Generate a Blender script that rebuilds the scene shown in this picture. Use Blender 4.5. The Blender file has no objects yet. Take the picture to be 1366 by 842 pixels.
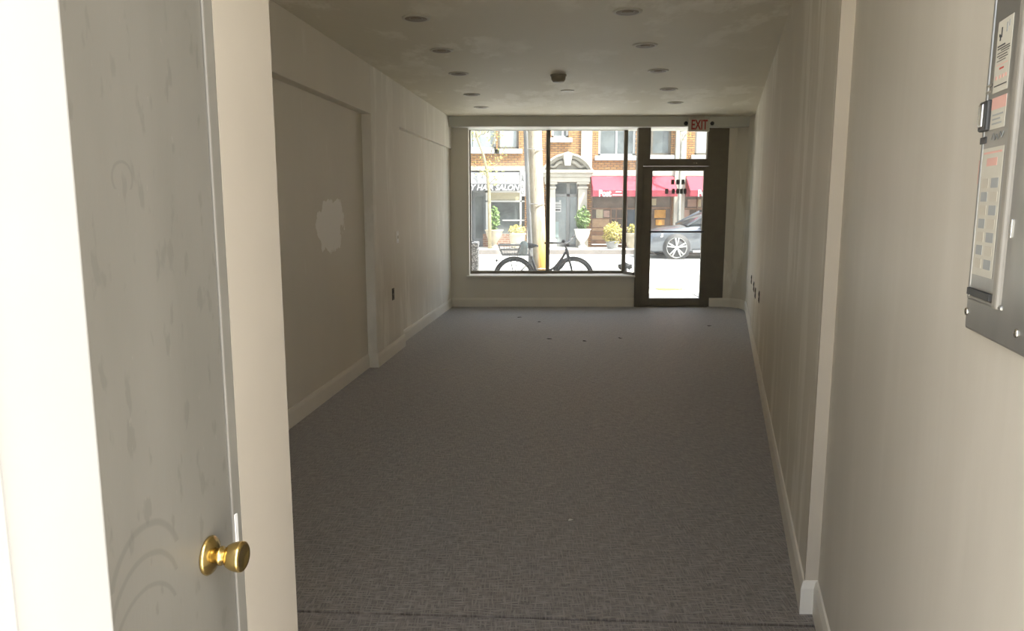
import bpy, bmesh, math, random
from mathutils import Vector, Matrix
sc = bpy.context.scene
C = sc.collection
PI = math.pi
random.seed(7)

# ------------------------------------------------------------------ camera
F_PX, W_PX = 986.0, 1366.0
PITCH = math.atan(149 / 986.0)
EYE = 1.5
cam_d = bpy.data.cameras.new('camera')
cam_d.sensor_fit = 'HORIZONTAL'; cam_d.sensor_width = 36.0
cam_d.lens = 36.0 * F_PX / W_PX
cam_d.clip_start = 0.02; cam_d.clip_end = 400
cam = bpy.data.objects.new('camera', cam_d); C.objects.link(cam)
cam.location = (0, 0, EYE); cam.rotation_euler = (PI / 2 - PITCH, 0, 0)
sc.camera = cam

# ------------------------------------------------------------------ sky, sun, exposure
SUN_EL, SUN_TRAVEL = math.radians(60), Vector((-0.85, 0.527))
SKY_STRENGTH, SUN_STRENGTH, EXPOSURE = 0.30, 6.0, 1.78
world = bpy.data.worlds.new('sky'); sc.world = world; world.use_nodes = True
wn = world.node_tree; wn.nodes.clear()
wo = wn.nodes.new('ShaderNodeOutputWorld'); wb = wn.nodes.new('ShaderNodeBackground'); ws = wn.nodes.new('ShaderNodeTexSky')
ws.sky_type = 'NISHITA'; ws.sun_disc = False; ws.sun_elevation = SUN_EL
ws.sun_rotation = math.atan2(-SUN_TRAVEL.x, -SUN_TRAVEL.y); ws.dust_density = 3.0; ws.air_density = 1.0
wb.inputs['Strength'].default_value = SKY_STRENGTH
bw = wn.nodes.new('ShaderNodeRGBToBW'); mxw = wn.nodes.new('ShaderNodeMix'); mxw.data_type = 'RGBA'; mxw.inputs[0].default_value = 0.55   # hazy sky
wn.links.new(ws.outputs[0], bw.inputs[0]); wn.links.new(ws.outputs[0], mxw.inputs[6]); wn.links.new(bw.outputs[0], mxw.inputs[7])
wn.links.new(mxw.outputs[2], wb.inputs[0]); wn.links.new(wb.outputs[0], wo.inputs[0])
sun_d = bpy.data.lights.new('sun', 'SUN'); sun_d.energy = SUN_STRENGTH; sun_d.angle = math.radians(0.53)
sun_d.color = (1.0, 0.95, 0.86)
sun = bpy.data.objects.new('sun', sun_d); C.objects.link(sun)
sd = Vector((SUN_TRAVEL.x * math.cos(SUN_EL), SUN_TRAVEL.y * math.cos(SUN_EL), -math.sin(SUN_EL)))
sun.rotation_euler = sd.to_track_quat('-Z', 'Y').to_euler(); sun.location = (6, -6, 12)
vs = sc.view_settings
vs.view_transform = 'Standard'; vs.look = 'None'; vs.gamma = 1.0; vs.use_curve_mapping = False; vs.exposure = EXPOSURE
try:
    sc.cycles.use_denoising = True; sc.cycles.max_bounces = 14; sc.cycles.diffuse_bounces = 9
    sc.cycles.transparent_max_bounces = 16
except Exception:
    pass

# ------------------------------------------------------------------ materials
MATS = {}
def nodes_of(name):
    m = bpy.data.materials.new(name); m.use_nodes = True
    nt = m.node_tree; nt.nodes.clear()
    out = nt.nodes.new('ShaderNodeOutputMaterial'); b = nt.nodes.new('ShaderNodeBsdfPrincipled')
    nt.links.new(b.outputs[0], out.inputs[0])
    MATS[name] = m
    return m, nt, b, out
def col4(c): return (c[0], c[1], c[2], 1.0)
def srgb(r, g, b):
    def f(v):
        v /= 255.0
        return v / 12.92 if v <= 0.04045 else ((v + 0.055) / 1.055) ** 2.4
    return (f(r), f(g), f(b))
def coords(nt, scale=(1, 1, 1), rot=(0, 0, 0), loc=(0, 0, 0)):
    tc = nt.nodes.new('ShaderNodeTexCoord'); mp = nt.nodes.new('ShaderNodeMapping')
    mp.inputs['Scale'].default_value = scale; mp.inputs['Rotation'].default_value = rot; mp.inputs['Location'].default_value = loc
    nt.links.new(tc.outputs['Object'], mp.inputs[0])
    return mp.outputs[0]
def noise(nt, vec, scale, detail=4, rough=0.55):
    n = nt.nodes.new('ShaderNodeTexNoise'); n.inputs['Scale'].default_value = scale
    n.inputs['Detail'].default_value = detail; n.inputs['Roughness'].default_value = rough
    nt.links.new(vec, n.inputs['Vector'])
    return n.outputs['Fac']
def ramp(nt, fac, p0, p1, c0=(0, 0, 0), c1=(1, 1, 1)):
    r = nt.nodes.new('ShaderNodeValToRGB'); r.color_ramp.elements[0].position = p0; r.color_ramp.elements[1].position = p1
    r.color_ramp.elements[0].color = col4(c0); r.color_ramp.elements[1].color = col4(c1)
    nt.links.new(fac, r.inputs[0])
    return r.outputs[0]
def mix(nt, fac, a, b):
    m = nt.nodes.new('ShaderNodeMix'); m.data_type = 'RGBA'
    for sock, v in ((m.inputs[0], fac), (m.inputs[6], a), (m.inputs[7], b)):
        if isinstance(v, (int, float)): sock.default_value = v
        elif isinstance(v, tuple): sock.default_value = col4(v)
        else: nt.links.new(v, sock)
    return m.outputs[2]
def math_node(nt, op, a, b=0.0):
    m = nt.nodes.new('ShaderNodeMath'); m.operation = op
    for sock, v in ((m.inputs[0], a), (m.inputs[1], b)):
        if isinstance(v, (int, float)): sock.default_value = v
        else: nt.links.new(v, sock)
    return m.outputs[0]
def bump(nt, bsdf, h, strength, dist=0.01):
    b = nt.nodes.new('ShaderNodeBump'); b.inputs['Strength'].default_value = strength; b.inputs['Distance'].default_value = dist
    nt.links.new(h, b.inputs['Height']); nt.links.new(b.outputs[0], bsdf.inputs['Normal'])
def plain(name, c, rough=0.6, metal=0.0, var=0.06, scale=6.0, bumps=0.0, spec=0.5):
    m, nt, b, o = nodes_of(name)
    v = noise(nt, coords(nt), scale)
    dark = tuple(x * (1 - var) for x in c); light = tuple(min(1, x * (1 + var)) for x in c)
    nt.links.new(ramp(nt, v, 0.3, 0.7, dark, light), b.inputs['Base Color'])
    b.inputs['Roughness'].default_value = rough; b.inputs['Metallic'].default_value = metal
    b.inputs['Specular IOR Level'].default_value = spec
    if bumps: bump(nt, b, noise(nt, coords(nt), scale * 8), bumps)
    return m
def plaster(name, c, patch, axis='y', amount=(0.52, 0.6), blob=None, rough=0.62, streak=1.0):
    """painted drywall with skim-coat patches; axis = the horizontal direction the wall runs in"""
    m, nt, b, o = nodes_of(name)
    if axis == 'flat': s1, s2 = (0.9, 0.5, 1), (2.2, 1.1, 1)
    elif axis == 'y': s1, s2 = (1, 1.2, 0.45 / streak), (1, 3.2, 0.5 / streak)
    else: s1, s2 = (1.2, 1, 0.45), (5.0, 1, 0.35)
    n1 = noise(nt, coords(nt, s1), 1.0, 5, 0.6); n2 = noise(nt, coords(nt, s2, loc=(3, 1, 7)), 1.3, 5, 0.62)
    f = math_node(nt, 'MULTIPLY', ramp(nt, n2, amount[0], amount[1]), ramp(nt, n1, 0.42, 0.58))
    base = ramp(nt, n1, 0.3, 0.75, tuple(x * 0.93 for x in c), c)
    colr = mix(nt, math_node(nt, 'MULTIPLY', f, 0.75), base, patch)
    if blob:
        cy, cz, ry, rz = blob
        tc = nt.nodes.new('ShaderNodeTexCoord'); sep = nt.nodes.new('ShaderNodeSeparateXYZ'); nt.links.new(tc.outputs['Object'], sep.inputs[0])
        wob = noise(nt, coords(nt), 7.0, 4)
        dy = math_node(nt, 'DIVIDE', math_node(nt, 'SUBTRACT', sep.outputs['Y'], cy), ry)
        dz = math_node(nt, 'DIVIDE', math_node(nt, 'SUBTRACT', sep.outputs['Z'], cz), rz)
        r2 = math_node(nt, 'ADD', math_node(nt, 'POWER', math_node(nt, 'ABSOLUTE', dy), 3.0), math_node(nt, 'POWER', math_node(nt, 'ABSOLUTE', dz), 3.0))
        r2 = math_node(nt, 'ADD', r2, math_node(nt, 'MULTIPLY', math_node(nt, 'SUBTRACT', wob, 0.5), 4.0))
        colr = mix(nt, ramp(nt, r2, 0.85, 1.0, (1, 1, 1), (0, 0, 0)), colr, (0.93, 0.90, 0.83))
    nt.links.new(colr, b.inputs['Base Color'])
    b.inputs['Roughness'].default_value = rough; b.inputs['Specular IOR Level'].default_value = 0.35
    bump(nt, b, noise(nt, coords(nt), 60.0, 3), 0.06, 0.004)
    return m
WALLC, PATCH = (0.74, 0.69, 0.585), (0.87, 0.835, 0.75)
plaster('wall_plaster', WALLC, PATCH, amount=(0.64, 0.78))
plaster('wall_plaster_left', WALLC, PATCH, blob=(5.82, 1.34, 0.30, 0.20), amount=(0.62, 0.72))
plaster('wall_plaster_far_left', (0.76, 0.72, 0.63), PATCH, amount=(0.50, 0.56))
plaster('wall_plaster_front', (0.74, 0.70, 0.61), (0.78, 0.745, 0.655), axis='x', amount=(0.6, 0.7))
plaster('wall_plaster_right', (0.70, 0.655, 0.555), PATCH, amount=(0.50, 0.56))
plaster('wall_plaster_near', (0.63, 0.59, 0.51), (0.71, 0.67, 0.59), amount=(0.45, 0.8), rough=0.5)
plaster('ceiling_plaster', (0.71, 0.65, 0.51), (0.86, 0.81, 0.69), axis='flat', amount=(0.50, 0.58))
plain('white_trim', (0.76, 0.72, 0.63), 0.45, var=0.02)
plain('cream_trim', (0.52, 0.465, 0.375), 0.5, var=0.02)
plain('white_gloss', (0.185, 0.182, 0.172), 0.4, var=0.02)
plain('lintel_paint', (0.60, 0.60, 0.54), 0.55, var=0.04, scale=2)
plain('bronze_metal', (0.15, 0.13, 0.095), 0.5, 0.0, var=0.1)
plain('dark_metal', (0.06, 0.06, 0.058), 0.45, 0.3)
plain('black_rubber', (0.03, 0.03, 0.032), 0.7)
plain('brass', (0.66, 0.49, 0.19), 0.24, 1.0, var=0.05, scale=20)
plain('steel', (0.62, 0.61, 0.58), 0.25, 1.0)
plain('switch_white', (0.88, 0.87, 0.84), 0.4, var=0.01)
plain('socket_dark', (0.08, 0.075, 0.06), 0.6)
plain('detector_plastic', (0.26, 0.23, 0.17), 0.5)
plain('baffle_brown', (0.24, 0.19, 0.13), 0.6)
plain('fixture_trim', (0.55, 0.51, 0.42), 0.5)
plain('exit_housing', (0.52, 0.50, 0.43), 0.4, var=0.02)
plain('exit_red', (0.36, 0.035, 0.03), 0.4)
plain('paper_white', (0.60, 0.575, 0.49), 0.7, var=0.03, scale=20)
plain('ink_dark', (0.06, 0.06, 0.06), 0.7)
plain('ink_red', (0.55, 0.10, 0.07), 0.7)
plain('ink_pink', (0.75, 0.45, 0.38), 0.7)
plain('ink_grey', (0.36, 0.375, 0.37), 0.6)
plain('strip_grey', (0.30, 0.28, 0.24), 0.5)
plain('jamb_grey', (0.24, 0.225, 0.19), 0.5)
# scuffed grey door paint: hand marks are wear with shapes of their own
m, nt, b, o = nodes_of('door_paint')
n1 = noise(nt, coords(nt, (1, 5, 1.2)), 1.2, 5); n2 = noise(nt, coords(nt, (1, 14, 5), rot=(0.5, 0, 0)), 2.6, 3, 0.5)
n3 = noise(nt, coords(nt, (1, 30, 8)), 3.0, 6, 0.7)
c0 = ramp(nt, n1, 0.25, 0.75, (0.180, 0.168, 0.140), (0.22, 0.206, 0.174))
c1 = mix(nt, math_node(nt, 'MULTIPLY', ramp(nt, n2, 0.60, 0.66), 0.38), c0, (0.13, 0.12, 0.10))
c2 = mix(nt, math_node(nt, 'MULTIPLY', ramp(nt, n3, 0.66, 0.72), 0.35), c1, (0.36, 0.33, 0.27))
tc = nt.nodes.new('ShaderNodeTexCoord'); sep = nt.nodes.new('ShaderNodeSeparateXYZ'); nt.links.new(tc.outputs['Object'], sep.inputs[0])
smear = None                                            # hand-wiped arcs above the knob and a loop higher up
for (ay, az, ar, lift, wid) in ((0.485, 0.945, 0.088, 0.025, 0.007), (0.480, 0.900, 0.087, 0.025, 0.006), (0.475, 0.855, 0.084, 0.03, 0.005), (0.497, 1.535, 0.022, -0.015, 0.003)):
    ry_ = math_node(nt, 'SUBTRACT', sep.outputs['Y'], ay); rz_ = math_node(nt, 'SUBTRACT', sep.outputs['Z'], az)
    dist = math_node(nt, 'SQRT', math_node(nt, 'ADD', math_node(nt, 'MULTIPLY', ry_, ry_), math_node(nt, 'MULTIPLY', rz_, rz_)))
    dist = math_node(nt, 'ADD', dist, math_node(nt, 'MULTIPLY', math_node(nt, 'SUBTRACT', n1, 0.5), 0.02))
    band = ramp(nt, math_node(nt, 'DIVIDE', math_node(nt, 'ABSOLUTE', math_node(nt, 'SUBTRACT', dist, ar)), wid), 0.4, 1.0, (1, 1, 1), (0, 0, 0))
    band = math_node(nt, 'MULTIPLY', band, math_node(nt, 'GREATER_THAN', rz_, lift))
    smear = band if smear is None else math_node(nt, 'MAXIMUM', smear, band)
c2 = mix(nt, math_node(nt, 'MULTIPLY', smear, 0.30), c2, (0.10, 0.095, 0.08))
nt.links.new(c2, b.inputs['Base Color']); b.inputs['Roughness'].default_value = 0.42
bump(nt, b, n3, 0.10, 0.004)
# panel cover: satin grey metal
m, nt, b, o = nodes_of('panel_metal')
n1 = noise(nt, coords(nt, (3, 3, 1)), 3.0, 4)
nt.links.new(ramp(nt, n1, 0.3, 0.7, (0.26, 0.25, 0.23), (0.34, 0.33, 0.30)), b.inputs['Base Color'])
b.inputs['Roughness'].default_value = 0.28; b.inputs['Metallic'].default_value = 0.55
bump(nt, b, noise(nt, coords(nt), 6, 2), 0.12, 0.02)
# carpet: tight woven loop with pale and dark threads both ways
def carpet(name, rz):
    m, nt, b, o = nodes_of(name)
    a1 = noise(nt, coords(nt, (150, 16, 1), rot=(0, 0, rz)), 1.0, 2, 0.5)
    a2 = noise(nt, coords(nt, (16, 120, 1), rot=(0, 0, rz)), 1.0, 2, 0.5)
    big = noise(nt, coords(nt, (0.5, 0.5, 1)), 1.0, 3)
    t1 = ramp(nt, a1, 0.40, 0.68); t2 = ramp(nt, a2, 0.42, 0.70)
    mx = math_node(nt, 'MAXIMUM', math_node(nt, 'MULTIPLY', t1, 0.9), t2)
    base = ramp(nt, big, 0.35, 0.65, (0.070, 0.055, 0.042), (0.080, 0.065, 0.051))
    nt.links.new(mix(nt, mx, base, (0.275, 0.238, 0.196)), b.inputs['Base Color'])
    b.inputs['Roughness'].default_value = 0.58; b.inputs['Specular IOR Level'].default_value = 0.4
    b.inputs['Sheen Weight'].default_value = 0.45; b.inputs['Sheen Roughness'].default_value = 0.5
    bump(nt, b, mx, 0.35, 0.004)
    return m
carpet('carpet', 0.10); carpet('carpet_near', 0.17)
# window glass: thin pane, veiling glare mixed in as pale haze, mirror-like at grazing angles
def glass(name, veil=0.03, tint=(0.95, 0.97, 0.96)):
    m, nt, b, o = nodes_of(name)
    tr = nt.nodes.new('ShaderNodeBsdfTransparent'); tr.inputs[0].default_value = col4(tint)
    gl = nt.nodes.new('ShaderNodeBsdfGlossy'); gl.inputs['Roughness'].default_value = 0.02
    tl = nt.nodes.new('ShaderNodeBsdfTranslucent'); tl.inputs[0].default_value = (0.9, 0.9, 0.85, 1)
    lw = nt.nodes.new('ShaderNodeLayerWeight'); lw.inputs[0].default_value = 0.5
    fr = math_node(nt, 'ADD', math_node(nt, 'MULTIPLY', math_node(nt, 'POWER', lw.outputs['Facing'], 5.0), 0.6), 0.02)
    s1 = nt.nodes.new('ShaderNodeMixShader'); s2 = nt.nodes.new('ShaderNodeMixShader')
    veil_fac = math_node(nt, 'MULTIPLY', ramp(nt, noise(nt, coords(nt), 3.0, 5), 0.3, 0.8, (0.6, 0.6, 0.6), (1.4, 1.4, 1.4)), veil)
    nt.links.new(veil_fac, s1.inputs[0]); nt.links.new(tr.outputs[0], s1.inputs[1]); nt.links.new(tl.outputs[0], s1.inputs[2])
    nt.links.new(fr, s2.inputs[0]); nt.links.new(s1.outputs[0], s2.inputs[1]); nt.links.new(gl.outputs[0], s2.inputs[2])
    nt.links.new(s2.outputs[0], o.inputs[0])
    return m
glass('shop_glass', 0.035)
# street materials
def brick(name, c1, c2, mortar, scale=1.0):
    m, nt, b, o = nodes_of(name)
    t = nt.nodes.new('ShaderNodeTexBrick')
    nt.links.new(coords(nt, rot=(PI / 2, 0, 0)), t.inputs['Vector'])
    t.inputs['Color1'].default_value = col4(c1); t.inputs['Color2'].default_value = col4(c2); t.inputs['Mortar'].default_value = col4(mortar)
    t.inputs['Scale'].default_value = scale; t.inputs['Brick Width'].default_value = 0.21; t.inputs['Row Height'].default_value = 0.075
    t.inputs['Mortar Size'].default_value = 0.012; t.inputs['Mortar Smooth'].default_value = 0.1
    nt.links.new(t.outputs['Color'], b.inputs['Base Color']); b.inputs['Roughness'].default_value = 0.85
    inv = math_node(nt, 'SUBTRACT', 1.0, t.outputs['Fac']); bump(nt, b, inv, 0.5, 0.012)
    return m
brick('street_brick', (0.31, 0.165, 0.055), (0.25, 0.115, 0.04), (0.085, 0.055, 0.035))
brick('low_brick', (0.150, 0.058, 0.030), (0.180, 0.080, 0.045), (0.225, 0.190, 0.150))
plain('limestone', (0.310, 0.292, 0.250), 0.8, var=0.1, scale=3, bumps=0.2)
plain('carved_stone', (0.250, 0.237, 0.200), 0.8, var=0.12, scale=6, bumps=0.3)
plain('window_white', (0.350, 0.350, 0.340), 0.5)
plain('window_brown', (0.100, 0.085, 0.065), 0.5)
plain('curtain_pane', (0.220, 0.245, 0.250), 0.12, var=0.18, scale=2)
plain('dim_pane', (0.100, 0.115, 0.120), 0.08, var=0.45, scale=1.6)
plain('dark_pane', (0.065, 0.075, 0.075), 0.08, var=0.5, scale=1.3)
plain('brown_pane', (0.10, 0.075, 0.06), 0.12, var=0.5, scale=1.8)
plain('blue_pane', (0.070, 0.085, 0.105), 0.08, var=0.35, scale=1.8)
plain('pale_blue', (0.240, 0.310, 0.310), 0.4)
plain('door_grey', (0.16, 0.165, 0.165), 0.5)
plain('salon_door', (0.085, 0.095, 0.10), 0.35)
plain('awning_grey', (0.13, 0.133, 0.138), 0.8)
plain('awning_grey_dark', (0.04, 0.042, 0.048), 0.8)
plain('awning_red', (0.300, 0.022, 0.043), 0.8, var=0.12, scale=2)
plain('awning_red_dark', (0.210, 0.018, 0.033), 0.8, var=0.1)
plain('letter_white', (0.400, 0.400, 0.390), 0.6, var=0.01)
plain('panel_cream', (0.300, 0.270, 0.180), 0.6)
plain('shop_wood', (0.17, 0.085, 0.045), 0.5, var=0.25, scale=5)
plain('shop_wood_light', (0.32, 0.20, 0.11), 0.5, var=0.2, scale=5)
plain('poster_orange', (0.350, 0.170, 0.030), 0.6, var=0.25, scale=4)
plain('poster_cream', (0.330, 0.280, 0.180), 0.6, var=0.1)
plain('poster_pink', (0.290, 0.180, 0.140), 0.6, var=0.2)
plain('asphalt', (0.50, 0.50, 0.48), 0.9, var=0.08, scale=4, bumps=0.2)
plain('concrete', (0.55, 0.535, 0.49), 0.9, var=0.08, scale=3, bumps=0.15)
plain('kerb_stone', (0.14, 0.125, 0.115), 0.85, var=0.1)
plain('pollen', (0.62, 0.50, 0.05), 0.9, var=0.2, scale=8)
plain('stucco', (0.45, 0.43, 0.39), 0.9)
plain('bark_pale', (0.220, 0.190, 0.120), 0.9, var=0.25, scale=10, bumps=0.4)
plain('bark_grey', (0.20, 0.195, 0.17), 0.9, var=0.25, scale=10, bumps=0.4)
plain('leaf_spring', (0.210, 0.230, 0.050), 0.6, var=0.3, scale=9)
plain('leaf_green', (0.085, 0.145, 0.035), 0.6, var=0.35, scale=9)
plain('leaf_yellow', (0.275, 0.230, 0.050), 0.6, var=0.3, scale=9)
plain('pot_cream', (0.300, 0.265, 0.200), 0.8, var=0.1)
plain('pot_white', (0.390, 0.375, 0.360), 0.7, var=0.05)
plain('soil', (0.08, 0.06, 0.04), 0.9)
plain('bike_grey', (0.05, 0.052, 0.055), 0.35, 0.2)
plain('bike_silver', (0.45, 0.45, 0.45), 0.3, 0.9)
plain('bag_teal', (0.06, 0.105, 0.11), 0.8, var=0.35, scale=12)
plain('car_paint', (0.12, 0.13, 0.145), 0.22, 0.5, var=0.03)
plain('car_glass', (0.05, 0.06, 0.07), 0.05)
plain('alloy', (0.370, 0.370, 0.365), 0.35, 0.3)
plain('tyre', (0.05, 0.05, 0.05), 0.8)
plain('lamp_clear', (0.75, 0.75, 0.72), 0.15)
plain('conduit_grey', (0.16, 0.165, 0.17), 0.5)
# utility pole: weathered timber, pale above and orange-brown where it has split
m, nt, b, o = nodes_of('pole_wood')
n1 = noise(nt, coords(nt, (9, 9, 1.4)), 2.0, 6, 0.65); n2 = noise(nt, coords(nt, (14, 14, 2)), 3.0, 4, 0.6)
base = ramp(nt, n1, 0.3, 0.7, (0.40, 0.34, 0.25), (0.66, 0.60, 0.49))
c1 = mix(nt, ramp(nt, n2, 0.62, 0.68), base, (0.22, 0.18, 0.14))
tc = nt.nodes.new('ShaderNodeTexCoord'); sep = nt.nodes.new('ShaderNodeSeparateXYZ'); nt.links.new(tc.outputs['Object'], sep.inputs[0])
low = ramp(nt, math_node(nt, 'MULTIPLY', math_node(nt, 'ADD', sep.outputs['Z'], math_node(nt, 'MULTIPLY', n1, 0.8)), 0.4), 0.45, 0.75, (1, 1, 1), (0, 0, 0))
side = ramp(nt, math_node(nt, 'ADD', sep.outputs['X'], math_node(nt, 'MULTIPLY', n2, 0.06)), 0.02, 0.06)
c2 = mix(nt, math_node(nt, 'MULTIPLY', low, side), c1, (0.62, 0.34, 0.07))
nt.links.new(c2, b.inputs['Base Color']); b.inputs['Roughness'].default_value = 0.9; bump(nt, b, n1, 0.5, 0.02)
# exposed-aggregate concrete
m, nt, b, o = nodes_of('aggregate')
v = nt.nodes.new('ShaderNodeTexVoronoi'); v.inputs['Scale'].default_value = 38; nt.links.new(coords(nt), v.inputs['Vector'])
nt.links.new(ramp(nt, v.outputs['Distance'], 0.25, 0.55, (0.85, 0.82, 0.78), (0.30, 0.29, 0.28)), b.inputs['Base Color']); b.inputs['Roughness'].default_value = 0.9

# ------------------------------------------------------------------ mesh helpers
class MB:
    """collects shapes (world coordinates, or local ones for rotated things) into ONE mesh object"""
    def __init__(s): s.v, s.f, s.sm = [], [], []
    def add(s, vs_, fs, smooth=False):
        n = len(s.v); s.v += [tuple(p) for p in vs_]
        for f in fs: s.f.append(tuple(i + n for i in f)); s.sm.append(smooth)
        return s
    def box(s, x0, x1, y0, y1, z0, z1):
        x0, x1 = sorted((x0, x1)); y0, y1 = sorted((y0, y1)); z0, z1 = sorted((z0, z1))
        v = [(x, y, z) for z in (z0, z1) for y in (y0, y1) for x in (x0, x1)]
        return s.add(v, [(0, 2, 3, 1), (4, 5, 7, 6), (0, 1, 5, 4), (2, 6, 7, 3), (0, 4, 6, 2), (1, 3, 7, 5)])
    def prism(s, poly, z0, z1):
        """plan polygon (counter-clockwise) raised from z0 to z1"""
        a = sum(poly[i][0] * poly[(i + 1) % len(poly)][1] - poly[(i + 1) % len(poly)][0] * poly[i][1] for i in range(len(poly)))
        if a < 0: poly = poly[::-1]
        n = len(poly)
        v = [(x, y, z0) for x, y in poly] + [(x, y, z1) for x, y in poly]
        return s.add(v, [tuple(range(n))[::-1], tuple(range(n, 2 * n))] + [(i, (i + 1) % n, n + (i + 1) % n, n + i) for i in range(n)])
    def slab_xz(s, poly, y0, y1):
        """polygon in x-z pushed through y"""
        a = sum(poly[i][0] * poly[(i + 1) % len(poly)][1] - poly[(i + 1) % len(poly)][0] * poly[i][1] for i in range(len(poly)))
        if a < 0: poly = poly[::-1]
        n = len(poly)
        v = [(x, y0, z) for x, z in poly] + [(x, y1, z) for x, z in poly]
        return s.add(v, [tuple(range(n)), tuple(range(n, 2 * n))[::-1]] + [((i + 1) % n, i, n + i, n + (i + 1) % n) for i in range(n)])
    def rod(s, a, b, r0, r1=None, n=10, cap=True):
        return s.tube([a, b], [r0, r0 if r1 is None else r1], n, cap)
    def tube(s, pts, r, n=8, cap=True, closed=False):
        pts = [Vector(p) for p in pts]; m = len(pts)
        if not isinstance(r, (list, tuple)): r = [r] * m
        v = []; prev = None
        for i, p in enumerate(pts):
            if closed: t = pts[(i + 1) % m] - pts[i - 1]
            else: t = pts[min(i + 1, m - 1)] - pts[max(i - 1, 0)]
            t.normalize()
            if prev is None:
                u = t.orthogonal().normalized()
            else:
                u = (prev - t * prev.dot(t))
                u = u.normalized() if u.length > 1e-6 else t.orthogonal().normalized()
            prev = u; w = t.cross(u)
            v += [p + (u * math.cos(2 * PI * k / n) + w * math.sin(2 * PI * k / n)) * r[i] for k in range(n)]
        f = []
        for i in range(m if closed else m - 1):
            j = (i + 1) % m
            f += [(i * n + k, i * n + (k + 1) % n, j * n + (k + 1) % n, j * n + k) for k in range(n)]
        s.add(v, f, True)
        if cap and not closed:
            b = len(s.v) - len(v)
            s.f.append(tuple(b + k for k in range(n))[::-1]); s.sm.append(False)
            s.f.append(tuple(b + (m - 1) * n + k for k in range(n))); s.sm.append(False)
        return s
    def lathe(s, prof, o, axis=(0, 0, 1), n=24, smooth=True):
        """profile [(radius, height)] turned about axis through o"""
        ax = Vector(axis).normalized(); u = ax.orthogonal().normalized(); w = ax.cross(u); o = Vector(o)
        v = []
        for r, h in prof:
            v += [o + ax * h + (u * math.cos(2 * PI * k / n) + w * math.sin(2 * PI * k / n)) * max(r, 1e-4) for k in range(n)]
        m = len(prof)
        f = [(i * n + k, i * n + (k + 1) % n, (i + 1) * n + (k + 1) % n, (i + 1) * n + k) for i in range(m - 1) for k in range(n)]
        f += [tuple(range(n))[::-1], tuple(range((m - 1) * n, m * n))]
        return s.add(v, f, smooth)
    def ribbon(s, path, prof):
        """profile [(out, z)] carried along a plan path; 'out' is to the left of travel, mitred at the corners"""
        P = [Vector((p[0], p[1])) for p in path]; v = []; k = len(prof)
        for i, p in enumerate(P):
            d0 = (P[i] - P[i - 1]).normalized() if i else (P[1] - P[0]).normalized()
            d1 = (P[i + 1] - P[i]).normalized() if i < len(P) - 1 else d0
            n0, n1 = Vector((-d0.y, d0.x)), Vector((-d1.y, d1.x)); nn = (n0 + n1).normalized()
            sc_ = 1.0 / max(0.35, nn.dot(n0))
            v += [(p.x + nn.x * sc_ * a, p.y + nn.y * sc_ * a, z) for a, z in prof]
        f = [(i * k + j, i * k + (j + 1) % k, (i + 1) * k + (j + 1) % k, (i + 1) * k + j) for i in range(len(P) - 1) for j in range(k)]
        f += [tuple(range(k))[::-1], tuple(range((len(P) - 1) * k, len(P) * k))]
        return s.add(v, f)
    def build(s, name, mat, parent=None, bevel=0.0, local=False, kind=None, segs=2):
        off = Vector((0, 0, 0))
        if parent is not None and not local:
            q = parent
            while q is not None: off += q.location; q = q.parent
        me = bpy.data.meshes.new(name)
        me.from_pydata([(p[0] - off.x, p[1] - off.y, p[2] - off.z) for p in s.v], [], s.f)
        me.polygons.foreach_set('use_smooth', s.sm); me.update()
        bm = bmesh.new(); bm.from_mesh(me); bmesh.ops.recalc_face_normals(bm, faces=bm.faces); bm.to_mesh(me); bm.free()
        me.materials.append(MATS[mat] if isinstance(mat, str) else mat)
        o = bpy.data.objects.new(name, me); C.objects.link(o)
        if parent is not None: o.parent = parent
        if bevel:
            bv = o.modifiers.new('bevel', 'BEVEL'); bv.width = bevel; bv.segments = segs; bv.limit_method = 'ANGLE'; bv.angle_limit = math.radians(40)
        if kind: o['kind'] = kind
        return o
def tag(o, label, cat, group=None):
    o['label'] = label; o['category'] = cat
    if group: o['group'] = group
    return o
def thing(name, label, cat, loc, rot=(0, 0, 0), group=None):
    o = bpy.data.objects.new(name, None); C.objects.link(o); o.location = loc; o.rotation_euler = rot
    o.empty_display_size = 0.1
    return tag(o, label, cat, group)
def struct(name, loc=(0, 0, 0), rot=(0, 0, 0)):
    o = bpy.data.objects.new(name, None); C.objects.link(o); o.location = loc; o.rotation_euler = rot; o['kind'] = 'structure'
    o.empty_display_size = 0.1
    return o
def copy_tree(o, parent=None):
    c = o.copy(); C.objects.link(c); c.parent = parent
    for ch in list(o.children): copy_tree(ch, c)
    return c
def letters(body, size, o, right=(1, 0, 0), up=(0, 0, 1), depth=0.01, shear=0.0, fat=0.0, align='LEFT', width=None):
    """lettering as a mesh builder: o = baseline start, right/up = directions it runs in"""
    cu = bpy.data.curves.new('lettering', 'FONT'); cu.body = body; cu.size = size; cu.shear = shear; cu.offset = fat
    cu.extrude = depth / 2; cu.align_x = align; cu.resolution_u = 3
    ob = bpy.data.objects.new('lettering', cu); C.objects.link(ob)
    dg = bpy.context.evaluated_depsgraph_get(); me = bpy.data.meshes.new_from_object(ob.evaluated_get(dg))
    bpy.data.objects.remove(ob); bpy.data.curves.remove(cu)
    r, u = Vector(right).normalized(), Vector(up).normalized(); nrm = r.cross(u); o = Vector(o)
    xs = [p.co.x for p in me.vertices]; k = (width / (max(xs) - min(xs))) if width else 1.0
    mb = MB(); mb.add([o + r * p.co.x * k + u * p.co.y + nrm * p.co.z for p in me.vertices], [tuple(f.vertices) for f in me.polygons])
    bpy.data.meshes.remove(me)
    return mb

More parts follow.
